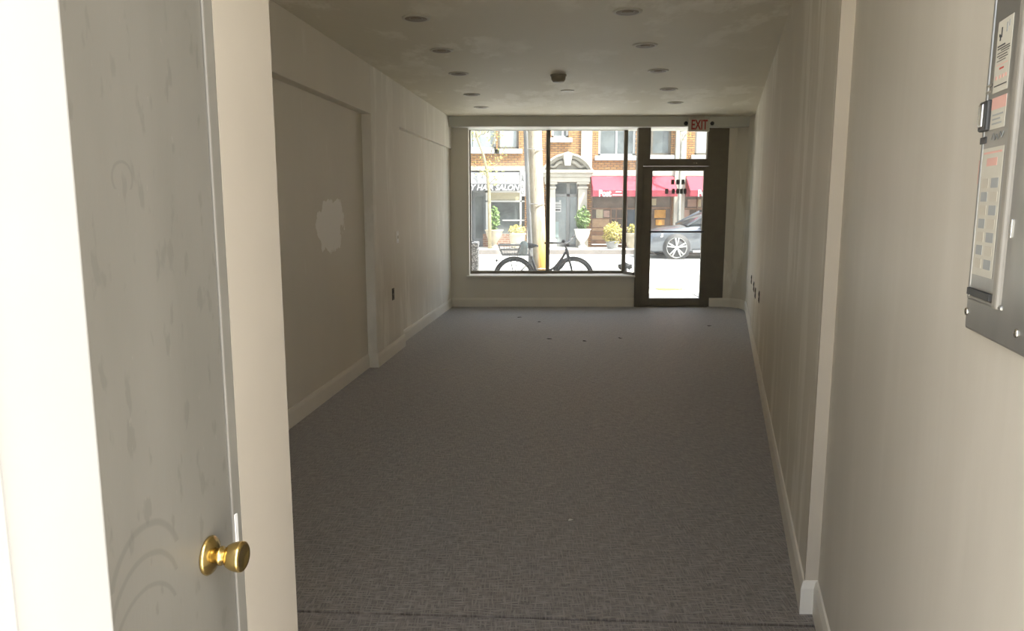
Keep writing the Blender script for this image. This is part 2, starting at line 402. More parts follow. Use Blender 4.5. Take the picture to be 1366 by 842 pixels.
# ------------------------------------------------------------------ plan of the shop
HC = 2.708                                            # ceiling height
def PL(y): return -1.245 + 0.094 * (y - 6.71)         # left wall, front of pilaster and soffit
def RLn(y): return PL(y) - 0.085                      # recessed face, rear bay
def RLf(y): return PL(y) - 0.07 + 0.04 * (y - 7.74) / 3.06   # recessed face, front bay
def WR(y): return 0.351 + 0.286 * y                   # right wall
def WN(y): return 1.128 + 0.286 * (y - 2.55)          # right wall of the passage
YF, YW, YREAR, YPASS = 10.80, 11.10, 0.35, 1.57

# floor: main carpet and the strip laid in the passage
fl = MB().prism([(-1.9, 2.62), (1.25, 2.455), (4.0, 10.98), (-1.3, 10.98), (-1.9, 5)], -0.12, 0.0).build('floor', 'carpet', kind='structure')
MB().prism([(-1.7, YREAR), (0.55, YREAR), (1.25, 2.447), (-1.9, 2.612)], -0.12, -0.003).build('carpet_strip', 'carpet_near', fl)
# ceiling and roof slab
ce = MB().prism([(-3.2, 0.33), (-0.64, 0.33), (-0.64, 0.80), (0.75, 0.80), (4.6, 11.3), (-3.2, 11.3)], HC, HC + 0.55).build('ceiling', 'ceiling_plaster', kind='structure')

# left wall of the room
wl = MB().prism([(RLn(YPASS), YPASS), (RLn(6.71), 6.71), (-2.6, 6.71), (-2.6, YPASS)], -0.1, HC).build('wall_left', 'wall_plaster_left', kind='structure')
MB().prism([(RLf(7.74), 7.70), (RLf(7.74), 7.74), (RLf(YF), YF), (RLf(YF) + 0.008, 11.2), (-2.6, 11.2), (-2.6, 7.70)], -0.1, HC).build('front_bay', 'wall_plaster_far_left', wl)
MB().prism([(PL(6.71), 6.712), (PL(7.74), 7.74), (-2.6, 7.74), (-2.6, 6.712)], -0.05, HC).build('pilaster', 'wall_plaster_far_left', wl, bevel=0.006)
MB().prism([(PL(YPASS), YPASS), (PL(6.715), 6.715), (-1.9, 6.715), (-1.9, YPASS)], 2.285, HC).build('soffit', 'wall_plaster', wl, bevel=0.006)
MB().prism([(PL(7.735), 7.735), (PL(YF), YF), (-1.5, YF), (-1.5, 7.735)], 2.275, HC).build('soffit', 'wall_plaster_far_left', wl, bevel=0.006)
BB = [(-0.004, 0), (0.014, 0), (0.014, 0.10), (0.007, 0.128), (-0.004, 0.13)]
# travelling from the front to the rear keeps the room on the left hand
basL = MB().ribbon([(RLf(YF), YF - 0.002), (RLf(7.74), 7.742)], BB).build('baseboard_left', 'white_trim', kind='structure')
MB().ribbon([(PL(7.74) - 0.085, 7.74), (PL(7.74), 7.74), (PL(6.71), 6.71), (RLn(6.71), 6.71)], [(a, z) for a, z in BB]).build('baseboard_piece', 'white_trim', basL)
MB().ribbon([(RLn(6.695), 6.695), (RLn(YPASS), YPASS)], BB).build('baseboard_piece', 'white_trim', basL)

# right wall of the room, rounded off into the front wall
curve = [(WR(2.55), 2.55), (WR(10.25), 10.25), (WR(10.25) + 0.045, 10.45), (WR(10.25) + 0.03, 10.62), (3.20, 10.76), (3.10, YF)]
wr = MB().prism(curve + [(3.10, 11.25), (4.7, 11.25), (4.7, 10.2), (1.5, 2.55)], -0.1, HC).build('wall_right', 'wall_plaster_right', kind='structure')
bR = MB().ribbon([(WN(2.55) + 0.002, 2.55), (WR(2.55), 2.55)] + curve[1:-1] + [(3.10, YF - 0.001), (2.90, YF - 0.001)], BB).build('baseboard_right', 'white_trim', kind='structure')
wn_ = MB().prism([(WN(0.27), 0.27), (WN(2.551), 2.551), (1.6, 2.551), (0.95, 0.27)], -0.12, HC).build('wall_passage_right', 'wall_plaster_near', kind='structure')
MB().prism([(WN(0.27), 0.27), (WN(1.4), 1.4), (1.25, 1.4), (0.95, 0.27)], HC, 4.6).build('sun_block_wall', 'wall_plaster_near', wn_)  # added out of view, raised to keep the sun off the side door
MB().ribbon([(WN(0.32), 0.32), (WN(2.535), 2.535)], BB).build('baseboard_passage_right', 'white_trim', kind='structure')
MB().prism([(WR(2.55) - 0.001, 2.546), (WN(2.55) + 0.003, 2.546), (WN(2.55) + 0.003, 2.56), (WR(2.56) - 0.001, 2.56)], 0.128, HC).build('trim_1', 'cream_trim', kind='structure')

# ------------------------------------------------------------------ passage on the left: side door, wall end, rear entrance jamb
DD = Vector((0.094, 0.9956, 0)); DN = Vector((0.9956, -0.094, 0))
R0 = Vector((-0.524, 1.20, 0))                                       # below the knob, on the door face
def dp(s_, out=0.0, z=0.0): q = R0 + DD * s_ + DN * out; return (q.x, q.y, z)
def dpoly(s0, s1, o0, o1): return [dp(s0, o0)[:2], dp(s1, o0)[:2], dp(s1, o1)[:2], dp(s0, o1)[:2]]
HINGE, LATCH, WEND = -0.66, 0.088, 0.366
e0 = dp(WEND, 0.0)
wpl = MB().prism([dp(0.128, 0)[:2], dp(WEND, 0)[:2], (-1.80, dp(WEND)[1] + 0.02), (-1.80, dp(WEND)[1] - 0.11), dp(WEND - 0.115, -0.11)[:2], dp(0.128, -0.11)[:2]], 0, HC).build('wall_passage_left', 'cream_trim', kind='structure')
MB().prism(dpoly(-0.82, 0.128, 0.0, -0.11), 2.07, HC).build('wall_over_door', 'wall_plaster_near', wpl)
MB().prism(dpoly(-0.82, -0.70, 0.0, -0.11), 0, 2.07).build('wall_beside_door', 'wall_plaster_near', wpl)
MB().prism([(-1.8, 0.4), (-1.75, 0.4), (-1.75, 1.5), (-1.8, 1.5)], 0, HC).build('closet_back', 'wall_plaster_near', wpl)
d2 = struct('door_2', dp(HINGE, 0, 0))
MB().prism(dpoly(HINGE, LATCH, 0.0, -0.04), 0.012, 2.03).build('door_leaf', 'door_paint', d2, bevel=0.0025)
jb = MB()
jb.prism(dpoly(LATCH + 0.003, 0.126, 0.001, -0.10), 0, 2.068)
jb.build('door_jamb', 'jamb_grey', d2, bevel=0.002)
MB().prism(dpoly(LATCH + 0.0005, LATCH + 0.0045, 0.0035, 0.0005), 0, 2.03).build('edge_highlight', 'strip_grey', d2)  # pale strip: the highlight along the door edge is put into its colour
MB().prism(dpoly(HINGE - 0.04, HINGE - 0.003, 0.001, -0.10), 0, 2.068).build('door_jamb', 'jamb_grey', d2, bevel=0.002)
MB().prism(dpoly(HINGE - 0.003, LATCH + 0.003, 0.001, -0.10), 2.034, 2.068).build('door_head', 'jamb_grey', d2, bevel=0.002)
sp = MB().prism(dpoly(LATCH + 0.004, LATCH + 0.016, 0.0045, 0.001), 0.872, 0.932).build('strike_plate', 'switch_white', d2, bevel=0.001)
kz = 0.90
ax = tuple(DN)
kb = MB().lathe([(0.0, 0), (0.033, 0.0), (0.034, 0.003), (0.031, 0.007), (0.022, 0.011), (0.0165, 0.014), (0.0, 0.014)], dp(0.0, 0.0005, kz), ax, 32).build('knob_rosette', 'brass', d2)
MB().lathe([(0.0, 0.010), (0.013, 0.010), (0.0125, 0.020), (0.0165, 0.022), (0.0165, 0.025), (0.0115, 0.027), (0.0115, 0.034), (0.0, 0.034)], dp(0.0, 0, kz), ax, 28).build('knob_neck', 'brass', kb)
MB().lathe([(0.0, 0.030), (0.012, 0.030), (0.0195, 0.036), (0.0235, 0.044), (0.0255, 0.052), (0.0262, 0.058), (0.0255, 0.062), (0.022, 0.0645), (0.0185, 0.0632), (0.0, 0.0618)], dp(0.0, 0, kz), ax, 32).build('knob_grip', 'brass', kb)
# rear end: the covered passage is open to the yard; a white outer door stands folded back along the left side
MB().prism([dp(-0.82, 0)[:2], (-1.80, 0.33), (-1.80, 0.43), dp(-0.82, -0.11)[:2]], -0.12, HC).build('closet_end', 'stucco', wpl)
LA, LB = Vector((-0.470, 0.810)), Vector((-0.750, 0.0))             # free edge, hinge edge
ld = (LA - LB).normalized(); ln = Vector((ld.y, -ld.x))
def lp(s_, o): q = LB + ld * s_ + ln * o; return (q.x, q.y)
LW = (LA - LB).length
d3 = struct('door_3', (LB.x, LB.y, 0))
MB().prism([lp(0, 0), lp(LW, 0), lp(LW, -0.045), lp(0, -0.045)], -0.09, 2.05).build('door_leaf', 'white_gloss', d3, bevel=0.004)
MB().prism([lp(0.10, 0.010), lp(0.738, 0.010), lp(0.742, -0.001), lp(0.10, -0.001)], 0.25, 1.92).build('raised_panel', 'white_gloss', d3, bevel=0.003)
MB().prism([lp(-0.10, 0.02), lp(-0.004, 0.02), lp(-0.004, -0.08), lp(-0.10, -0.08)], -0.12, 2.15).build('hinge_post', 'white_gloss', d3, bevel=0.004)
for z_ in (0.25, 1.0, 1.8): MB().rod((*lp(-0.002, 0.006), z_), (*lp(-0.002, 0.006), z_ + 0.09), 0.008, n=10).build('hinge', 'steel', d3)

# ------------------------------------------------------------------ front wall: knee wall, sill, lintel
wf = MB()
wf.box(RLf(YF) - 0.1, 1.80, YF, YW + 0.1, -0.1, 0.435)
wf.box(RLf(YF) - 0.1, -0.625, YF, YW + 0.1, 0.435, HC)
wall_front = wf.build('wall_front', 'wall_plaster_front', kind='structure')
MB().box(-1.2, 3.7, 10.6, YW + 0.12, 2.566, HC + 0.001).build('lintel', 'lintel_paint', wall_front, bevel=0.006)
MB().ribbon([(1.80, YF - 0.001), (RLf(YF) + 0.012, YF - 0.001)], BB).build('baseboard_front', 'white_trim', kind='structure')
MB().prism([(-0.66, 10.755), (1.80, 10.755), (1.80, 10.83), (1.70, YW - 0.03), (-0.66, YW - 0.03)], 0.437, 0.462).build('trim_2', 'white_trim', kind='structure', bevel=0.006)
# display window
w1 = struct('window_1', (0, YW, 0.46))
zt, zb = 2.60, 0.462
def bar(x0, x1, z0, z1, nm, p=w1, y0=YW - 0.03, y1=YW + 0.03, mat='bronze_metal'):
    return MB().box(x0, x1, y0, y1, z0, z1).build(nm, mat, p, bevel=0.004)
bar(-0.655, -0.607, zb, zt, 'frame_stile'); bar(-0.607, 1.655, zb, zb + 0.045, 'frame_rail'); bar(-0.607, 1.655, 2.56, zt, 'frame_rail')
bar(0.503, 0.562, zb + 0.045, 2.56, 'mullion')
bar(1.645, 1.70, zb, zt, 'corner_post')
MB().box(-0.607, 0.503, YW - 0.004, YW + 0.004, zb + 0.045, 2.56).build('pane', 'shop_glass', w1)
MB().box(0.562, 1.645, YW - 0.004, YW + 0.004, zb + 0.045, 2.56).build('pane', 'shop_glass', w1)
MB().prism([(1.688, YW - 0.03), (1.696, YW - 0.03), (1.798, YF + 0.03), (1.790, YF + 0.03)], zb + 0.04, 2.56).build('pane', 'shop_glass', w1)
MB().prism([(1.66, YW - 0.03), (1.70, YW - 0.03), (1.81, YF + 0.02), (1.77, YF + 0.02)], zb, zb + 0.04).build('frame_rail', 'bronze_metal', w1)
# glazed entrance door
d1 = struct('door_1', (2.4, YF, 0))
def dbar(x0, x1, z0, z1, nm, y0=YF - 0.03, y1=YF + 0.05, mat='bronze_metal', p=d1, bv=0.004):
    return MB().box(x0, x1, y0, y1, z0, z1).build(nm, mat, p, bevel=bv)
dbar(1.795, 1.875, -0.02, 2.60, 'frame_post', YF - 0.04, YF + 0.10)
dbar(2.83, 3.10, -0.02, 2.60, 'side_panel', YF + 0.004, YF + 0.10)
dbar(1.875, 2.83, 2.035, 2.135, 'header_bar', YF - 0.04, YF + 0.10)
dbar(1.875, 1.975, 2.135, 2.60, 'transom_stile'); dbar(2.785, 2.83, 2.135, 2.60, 'transom_stile')
MB().box(1.975, 2.785, YF - 0.004, YF + 0.004, 2.135, 2.60).build('transom_pane', 'shop_glass', d1)
dl = dbar(1.88, 2.015, 0.012, 2.03, 'door_stile', YF - 0.02, YF + 0.025)
dbar(2.752, 2.826, 0.012, 2.03, 'door_stile', YF - 0.02, YF + 0.025)
dbar(2.015, 2.752, 1.968, 2.03, 'door_rail', YF - 0.02, YF + 0.025)
dbar(2.015, 2.752, 0.012, 0.125, 'door_rail', YF - 0.02, YF + 0.025)
dp1 = MB().box(2.015, 2.752, YF - 0.004, YF + 0.004, 0.125, 1.968).build('door_pane', 'shop_glass', d1)
pb = MB().rod((1.99, YF - 0.055, 1.10), (2.775, YF - 0.055, 1.10), 0.013, n=12)
for x in (2.0, 2.765): pb.rod((x, YF - 0.055, 1.10), (x, YF - 0.015, 1.10), 0.010, n=10)
pb.build('push_bar', 'dark_metal', d1)
MB().box(1.85, 2.86, YF - 0.06, YF + 0.11, -0.02, 0.012).build('threshold', 'bronze_metal', d1, bevel=0.004)
for x0, x1, z0, z1 in [(2.287, 2.334, 1.775, 1.845), (2.362, 2.411, 1.775, 1.845), (2.436, 2.480, 1.775, 1.845),
                       (2.205, 2.252, 1.642, 1.715), (2.302, 2.346, 1.642, 1.715), (2.364, 2.412, 1.642, 1.715), (2.418, 2.462, 1.642, 1.715), (2.470, 2.512, 1.642, 1.715)]:
    MB().box(x0, x1, YF - 0.0065, YF - 0.0045, z0, z1).build('sticker', 'conduit_grey', dp1)
for x in (2.60, 2.635): MB().lathe([(0, 0), (0.009, 0), (0.007, 0.004), (0, 0.005)], (x, YF - 0.04, 2.075), (0, -1, 0), 10).build('screw_cap', 'steel', d1)
# face of the shop front above the glass, outside
MB().box(-3.2, 4.8, YW + 0.10, YW + 0.22, 2.60, 6.0).build('wall_front_fascia', 'stucco', kind='structure')
MB().box(-6.0, RLf(YF) - 0.15, YW + 0.0, YW + 0.2, -0.15, 6.0).build('wall_front_neighbour', 'stucco', kind='structure')
MB().box(3.15, 9.0, YW + 0.151, YW + 0.3, -0.15, 6.0).build('wall_front_neighbour_right', 'stucco', kind='structure')

# ------------------------------------------------------------------ ceiling fixtures
def downlight():
    t = thing('recessed_downlight', 'round', 'downlight', (0, 0, HC))
    MB().lathe([(0.068, 0.0), (0.095, 0.0), (0.093, -0.006), (0.078, -0.010), (0.068, -0.006)], (0, 0, 0), n=32).build('trim_ring', 'fixture_trim', t, local=True)
    MB().lathe([(0.0, -0.0015), (0.080, -0.0015), (0.080, -0.0085), (0.045, -0.006), (0.0, -0.006)], (0, 0, 0), n=32).build('baffle', 'baffle_brown', t, local=True)
    MB().lathe([(0.0, -0.005), (0.040, -0.005), (0.034, -0.0095), (0.0, -0.011)], (0, 0, 0), n=24).build('lamp_face', 'baffle_brown', t, local=True)
    return t
DL = downlight()
ordn = ['first', 'second', 'third', 'fourth', 'fifth']
left_row = [(-0.388, 9.62), (-0.45, 8.53), (-0.50, 7.18), (-0.56, 6.12), (-0.63, 5.09)]
right_row = [(1.972, 9.20), (1.669, 8.14), (1.338, 7.03), (1.025, 5.93), (0.732, 4.92)]
first = True
for row, txt in ((left_row, 'the pilaster wall'), (right_row, 'the streaked wall')):
    for k, (x, y) in enumerate(row):
        o = DL if first else copy_tree(DL); first = False
        o.location = (x, y, HC)
        o['label'] = '%s unlit downlight from the shop window, in the row along %s' % (ordn[k], txt)
        o['category'] = 'downlight'; o['group'] = 'recessed downlights in the ceiling'
t = thing('smoke_detector', 'small brown smoke detector hanging from the middle of the patched ceiling', 'detector', (0.44, 7.26, HC))
MB().lathe([(0, 0.0), (0.078, 0), (0.078, -0.012), (0, -0.012)], (0.44, 7.26, HC), n=32).build('base_plate', 'detector_plastic', t)
MB().lathe([(0, -0.012), (0.070, -0.012), (0.066, -0.045), (0.052, -0.066), (0, -0.068)], (0.44, 7.26, HC), n=32).build('sensor_cap', 'detector_plastic', t)
cp = MB().lathe([(0, 0), (0.075, 0), (0.073, -0.005), (0.058, -0.008), (0, -0.008)], (0.598, 8.25, HC), n=28).build('ceiling_cover_plate', 'fixture_trim')
tag(cp, 'flat round blank cover plate on the ceiling next to the smoke detector', 'cover plate')

# exit sign with two emergency lamp heads
ex = thing('exit_sign', 'white box exit sign with red letters and two small lamp heads under the ceiling', 'exit sign', (2.594, 10.55, 2.50))
MB().box(2.448, 2.742, 10.52, 10.58, 2.494, 2.676).build('housing', 'exit_housing', ex, bevel=0.008)
MB().box(2.52, 2.67, 10.53, 10.57, 2.676, HC).build('canopy', 'exit_housing', ex, bevel=0.004)
MB().box(2.56, 2.63, 10.57, 10.605, 2.54, 2.63).build('wall_bracket', 'exit_housing', ex)
letters('EXIT', 0.185, (2.595, 10.517, 2.522), depth=0.004, fat=0.004, align='CENTER', width=0.225).build('lettering', 'exit_red', ex)
for s_, x in ((-1, 2.448), (1, 2.742)):
    arm = MB().rod((x, 10.55, 2.60), (x + s_ * 0.022, 10.55, 2.60), 0.008).build('lamp_arm', 'exit_housing', ex)
    MB().lathe([(0, 0.03), (0.018, 0.028), (0.026, 0.0), (0.028, -0.012), (0, -0.012)], (x + s_ * 0.036, 10.545, 2.605), (0, 1, 0.1), 16).build('lamp_head', 'dark_metal', arm)

# ------------------------------------------------------------------ wall plates
def plate(name, label, cat, pos, nrm, w, h, cover, face, holes, group=None):
    n = Vector((nrm[0], nrm[1], 0)).normalized(); rz = math.atan2(n.y, n.x) - PI / 2     # local +y points off the wall
    t = thing(name, label, cat, pos, (0, 0, rz), group)
    MB().box(-w / 2, w / 2, 0, 0.006, -h / 2, h / 2).build('cover', cover, t, bevel=0.002, local=True)
    for z in holes:
        MB().box(-w * 0.24, w * 0.24, 0.005, 0.009, z - h * 0.13, z + h * 0.13).build('insert', face, t, bevel=0.001, local=True)
    for z in ((0,) if len(holes) == 2 else (-h * 0.4, h * 0.4)):
        MB().lathe([(0, 0.005), (0.0035, 0.005), (0.003, 0.0075), (0, 0.0075)], (0, 0, z), (0, 1, 0), 8).build('screw', 'steel', t, local=True)
    return t
nl = (1, -0.094); nr = (-1, 0.286)
plate('light_switch', 'white light switch plate on the pilaster', 'switch', (PL(7.55), 7.55, 1.165), nl, 0.075, 0.118, 'switch_white', 'fixture_trim', (0,))
plate('wall_socket', 'dark socket low on the pilaster below the light switch', 'socket', (PL(7.32), 7.32, 0.61), nl, 0.075, 0.118, 'socket_dark', 'black_rubber', (-0.026, 0.026))
for y, z, lab in ((8.86, 0.60, 'dark wall socket, closest to the shop window on the streaked wall'), (8.12, 0.595, 'dark wall socket, second from the shop window on the streaked wall'),
                  (7.66, 0.58, 'dark wall socket, third from the shop window on the streaked wall'), (6.86, 0.64, 'dark wall socket, furthest from the shop window on the streaked wall')):
    plate('wall_socket', lab, 'socket', (WR(y), y, z), nr, 0.072, 0.11, 'socket_dark', 'black_rubber', (-0.026, 0.026), 'sockets on the streaked wall')

# ------------------------------------------------------------------ breaker panel on the passage wall
dr = Vector((0.286, 1, 0)).normalized(); off_wall = Vector((-dr.y, dr.x, 0))
# local x runs along the wall towards the entrance, local y stands off the wall, z is up
PO = Vector((WN(1.146), 1.146, 0))
pn = thing('breaker_panel', 'grey metal breaker panel with paper labels on the passage wall', 'breaker panel', (PO.x, PO.y, 1.307), (0, 0, math.atan2(-dr.y, -dr.x)))
sgn = 1.0 if (Matrix.Rotation(math.atan2(-dr.y, -dr.x), 3, 'Z') @ Vector((0, 1, 0))).dot(off_wall) > 0 else -1.0
def pbx(u0, u1, d0, d1, z0, z1): return MB().box(u0, u1, sgn * d0, sgn * d1, z0 - 1.307, z1 - 1.307)
def pbuild(mb, nm, mt, par=pn, bv=0.0): return mb.build(nm, mt, par, bevel=bv, local=True)
pbuild(pbx(0, 0.40, 0, 0.014, 1.307, 2.05), 'cover', 'panel_metal', bv=0.004)
fr_ = MB()
for a in (pbx(0.016, 0.023, 0.010, 0.019, 1.355, 1.90), pbx(0.016, 0.158, 0.010, 0.018, 1.355, 1.362)):
    fr_.add(a.v, a.f)
pbuild(fr_, 'door_frame', 'panel_metal', bv=0.003)
pbuild(pbx(0.130, 0.150, 0.010, 0.021, 1.355, 1.90), 'hinge_bar', 'strip_grey', bv=0.004)
pd = pbuild(pbx(0.025, 0.128, 0.012, 0.018, 1.368, 1.90), 'panel_door', 'panel_metal', bv=0.003)
pbuild(pbx(0.028, 0.126, 0.012, 0.023, 1.364, 1.374), 'door_lip', 'dark_metal', pd)
lt = pbuild(pbx(0.010, 0.046, 0.012, 0.024, 1.606, 1.650), 'latch', 'dark_metal', bv=0.003)
pbuild(pbx(0.019, 0.037, 0.023, 0.028, 1.612, 1.645), 'latch_slide', 'steel', lt, 0.002)
pbuild(pbx(0.012, 0.038, 0.0175, 0.0195, 1.588, 1.598), 'latch_mark', 'dark_metal', pn, 0.001)
for zz in (1.660, 1.669): pbuild(pbx(0.020, 0.044, 0.0175, 0.0195, zz, zz + 0.0035), 'vent_slit', 'steel', pn)
def card(u0, u1, z0, z1, marks, nm='label_card', base='paper_white', d=0.0182):
    c = pbuild(pbx(u0, u1, d, d + 0.0006, z0, z1), nm, base, pd)
    by = {}
    for (a, b_, c_, e, mt) in marks:
        w, h = u1 - u0, z1 - z0
        q = pbx(u0 + a * w, u0 + b_ * w, d + 0.0005, d + 0.0009, z0 + c_ * h, z0 + e * h)
        by.setdefault(mt, MB()).add(q.v, q.f)
    for mt, q in by.items(): pbuild(q, 'print', mt, c)['kind'] = 'stuff'
rows = [(0.08, 0.60, 0.635, 0.655, 'ink_dark'), (0.10, 0.92, 0.600, 0.615, 'ink_dark'), (0.35, 0.95, 0.57, 0.583, 'ink_dark'), (0.12, 0.9, 0.54, 0.55, 'ink_dark'),
        (0.10, 0.80, 0.50, 0.512, 'ink_dark'), (0.25, 0.85, 0.465, 0.477, 'ink_dark'), (0.12, 0.72, 0.43, 0.44, 'ink_dark'), (0.1, 0.9, 0.375, 0.385, 'ink_pink'),
        (0.35, 0.65, 0.31, 0.335, 'ink_red'), (0.12, 0.24, 0.18, 0.23, 'ink_pink'), (0.38, 0.50, 0.18, 0.23, 'ink_pink'), (0.58, 0.70, 0.18, 0.23, 'ink_pink'),
        (0.78, 0.90, 0.18, 0.23, 'ink_pink'), (0.08, 0.94, 0.085, 0.10, 'ink_dark'), (0.18, 0.26, 0.72, 0.80, 'ink_dark'), (0.26, 0.33, 0.76, 0.90, 'ink_dark'),
        (0.12, 0.19, 0.78, 0.82, 'ink_dark'), (0.60, 0.68, 0.80, 0.93, 'ink_grey'), (0.76, 0.82, 0.86, 0.95, 'ink_grey')]
card(0.047, 0.105, 1.657, 1.756, rows)
card(0.050, 0.108, 1.606, 1.650, [(0.0, 1.0, 0.62, 1.0, 'ink_pink'), (0.12, 0.85, 0.42, 0.47, 'ink_grey'), (0.12, 0.7, 0.28, 0.33, 'ink_grey'), (0.12, 0.8, 0.14, 0.19, 'ink_grey')])
grid = [(0.06, 0.94, 0.955, 0.97, 'ink_pink'), (0.25, 0.75, 0.86, 0.92, 'ink_pink')]
for i in range(7):
    z0 = 0.06 + i * 0.105
    grid += [(0.10, 0.42, z0, z0 + 0.075, 'ink_grey' if i % 2 else 'fixture_trim'), (0.55, 0.90, z0, z0 + 0.075, 'fixture_trim' if i % 2 else 'ink_grey')]
card(0.030, 0.116, 1.395, 1.580, grid)
scr = MB()
zz = 1.594
pts = [(0.060 + 0.007 * k, sgn * 0.0188, zz - 1.307 + (0.006 if k % 2 else -0.004) * (1 if k % 3 else 0.6)) for k in range(8)]
pbuild(scr.tube(pts, 0.0006, 5), 'pen_scribble', 'ink_grey', pd)
pbuild(pbx(0.001, 0.014, 0.0142, 0.0148, 1.530, 1.565), 'red_tag', 'ink_pink', pn)
for u, z in ((0.008, 1.334), (0.215, 1.334)):
    s0 = MB(); s0.lathe([(0, 0.013), (0.0065, 0.013), (0.0055, 0.0165), (0, 0.018)], (u, 0, z - 1.307), (0, sgn, 0), 14)
    pbuild(s0, 'screw', 'steel', pn)
pbuild(pbx(0.160, 0.165, 0.013, 0.0165, 1.455, 1.48), 'hinge_pin', 'steel', pn, 0.001)

# ------------------------------------------------------------------ the street
ZS, ZR, ZF = -0.10, -0.13, 0.03                       # near pavement, road, far pavement
YK, YK2, YB = 14.2, 24.0, 25.5                        # near kerb, far kerb, building line
def fx(px, y): return (px - 683.0) * y * math.cos(PITCH) / F_PX      # survey: sight line to metres at distance y
def fz(py, y): return EYE - y * math.tan(PITCH + math.atan((py - 421.0) / F_PX))
road = MB().box(-30, 40, YK, YK2, -0.5, ZR).build('road', 'asphalt', kind='structure')
pave = MB().box(-30, 40, YW + 0.05, YK - 0.14, -0.5, ZS - 0.02).build('pavement_near', 'kerb_stone', kind='structure')
sl = None
for i in range(-6, 9):
    for j in range(2):
        y0 = YW + 0.30 + j * 1.37
        if sl is None:
            sl = MB().box(0, 1.46, 0, 1.355, -0.06, 0.0).build('slab', 'concrete', pave, bevel=0.008, local=True); o = sl
        else:
            o = sl.copy(); C.objects.link(o)
        o.location = (i * 1.475 + 0.3, y0, ZS + random.uniform(-0.003, 0.003))
MB().box(-30, 40, YK - 0.15, YK, -0.5, ZS + 0.005).build('kerb_near', 'kerb_stone', kind='structure', bevel=0.02)
pave2 = MB().box(-30, 40, YK2 + 0.15, YB + 0.4, -0.5, ZF).build('pavement_far', 'concrete', kind='structure')
MB().box(-30, 40, YK2, YK2 + 0.155, -0.5, ZF + 0.005).build('kerb_far', 'kerb_stone', kind='structure', bevel=0.02)
MB().box(-1.0, 4.4, YW + 0.0, YW + 0.29, -0.14, -0.03).build('door_step', 'concrete', kind='structure', bevel=0.01)
MB().box(-30, 30, -30, YREAR - 0.02, -0.5, -0.12).build('rear_yard', 'concrete', kind='structure')
MB().box(-30, 40, -30.5, 40, -0.7, -0.52).build('ground', 'asphalt', kind='structure')
# yellow tree pollen drifted against the kerb
po = MB()
for cx_, cy_, a_, b_ in ((4.15, 13.75, 0.55, 0.22), (2.95, 13.85, 0.25, 0.14)):
    ring = []
    for k in range(28):
        an = 2 * PI * k / 28; rr = 1 + 0.22 * math.sin(3 * an + 1) + random.uniform(-0.1, 0.1)
        ring.append((cx_ + a_ * rr * math.cos(an), cy_ + b_ * rr * math.sin(an)))
    po.prism(ring, ZS + 0.004, ZS + 0.010)
po = po.build('pollen_drift', 'pollen', kind='stuff'); tag(po, 'yellow tree pollen drifted along the kerb outside the glazed door', 'pollen')

# ---- building across the road
bd = thing('brick_building', 'yellow-orange brick building with stone portal and shop fronts across the road', 'building', (2.6, YB, ZF))
def X(px): return fx(px, YB)
def Z(py): return fz(py, YB)
upper = [(604, 662, 199), (664, 692, 199), (735, 757.5, 184), (797, 846, 208), (852, 893, 207), (924, 962, 207), (560, 596, 199), (980, 1020, 207)]
ZT_UP = 4.75
opens = [(X(a), X(b), Z(c), ZT_UP) for a, b, c in upper]
opens += [(X(560), X(700), ZF, Z(228)), (X(733), X(771), ZF, Z(243)), (X(789), X(897), ZF, Z(262)), (X(913), X(1010), ZF, Z(262))]
def wall_with_openings(x0, x1, z0, z1, ops, y0, y1):
    xs = sorted({x0, x1, *[o_[0] for o_ in ops], *[o_[1] for o_ in ops]}); zs = sorted({z0, z1, *[o_[2] for o_ in ops], *[o_[3] for o_ in ops]})
    mb = MB()
    for i in range(len(xs) - 1):
        run = None
        for j in range(len(zs) - 1):
            cxm, czm = (xs[i] + xs[i + 1]) / 2, (zs[j] + zs[j + 1]) / 2
            solid = not any(a < cxm < b_ and c < czm < d for a, b_, c, d in ops)
            if solid: run = (run[0], zs[j + 1]) if run else (zs[j], zs[j + 1])
            if run and (not solid or j == len(zs) - 2):
                mb.box(xs[i], xs[i + 1], y0, y1, run[0], run[1]); run = None
    return mb
wall_with_openings(-12, 18, ZF, 8.6, opens, YB, YB + 0.35).build('brick_wall', 'street_brick', bd)
MB().box(-12, 18, YB + 3.0, YB + 3.2, ZF, 8.6).build('back_wall', 'salon_door', bd)
MB().box(-12, 18, YB - 0.12, YB + 3.2, 8.6, 8.8).build('parapet', 'limestone', bd)
def stone(x0, x1, z0, z1, out, nm, mt='limestone', p=bd, bv=0.01): return MB().box(x0, x1, YB - out, YB + 0.05, z0, z1).build(nm, mt, p, bevel=bv)
stone(X(556), X(701), Z(228), Z(222), 0.08, 'stone_band')
stone(X(788), X(1030), Z(235), Z(227.5), 0.08, 'stone_band')
stone(X(774), X(788.5), Z(236), 8.6, 0.07, 'stone_pilaster')
stone(X(898), X(912), ZF, 8.6, 0.14, 'stone_pilaster')
stone(X(703), X(722), ZF, 8.6, 0.07, 'stone_pilaster')
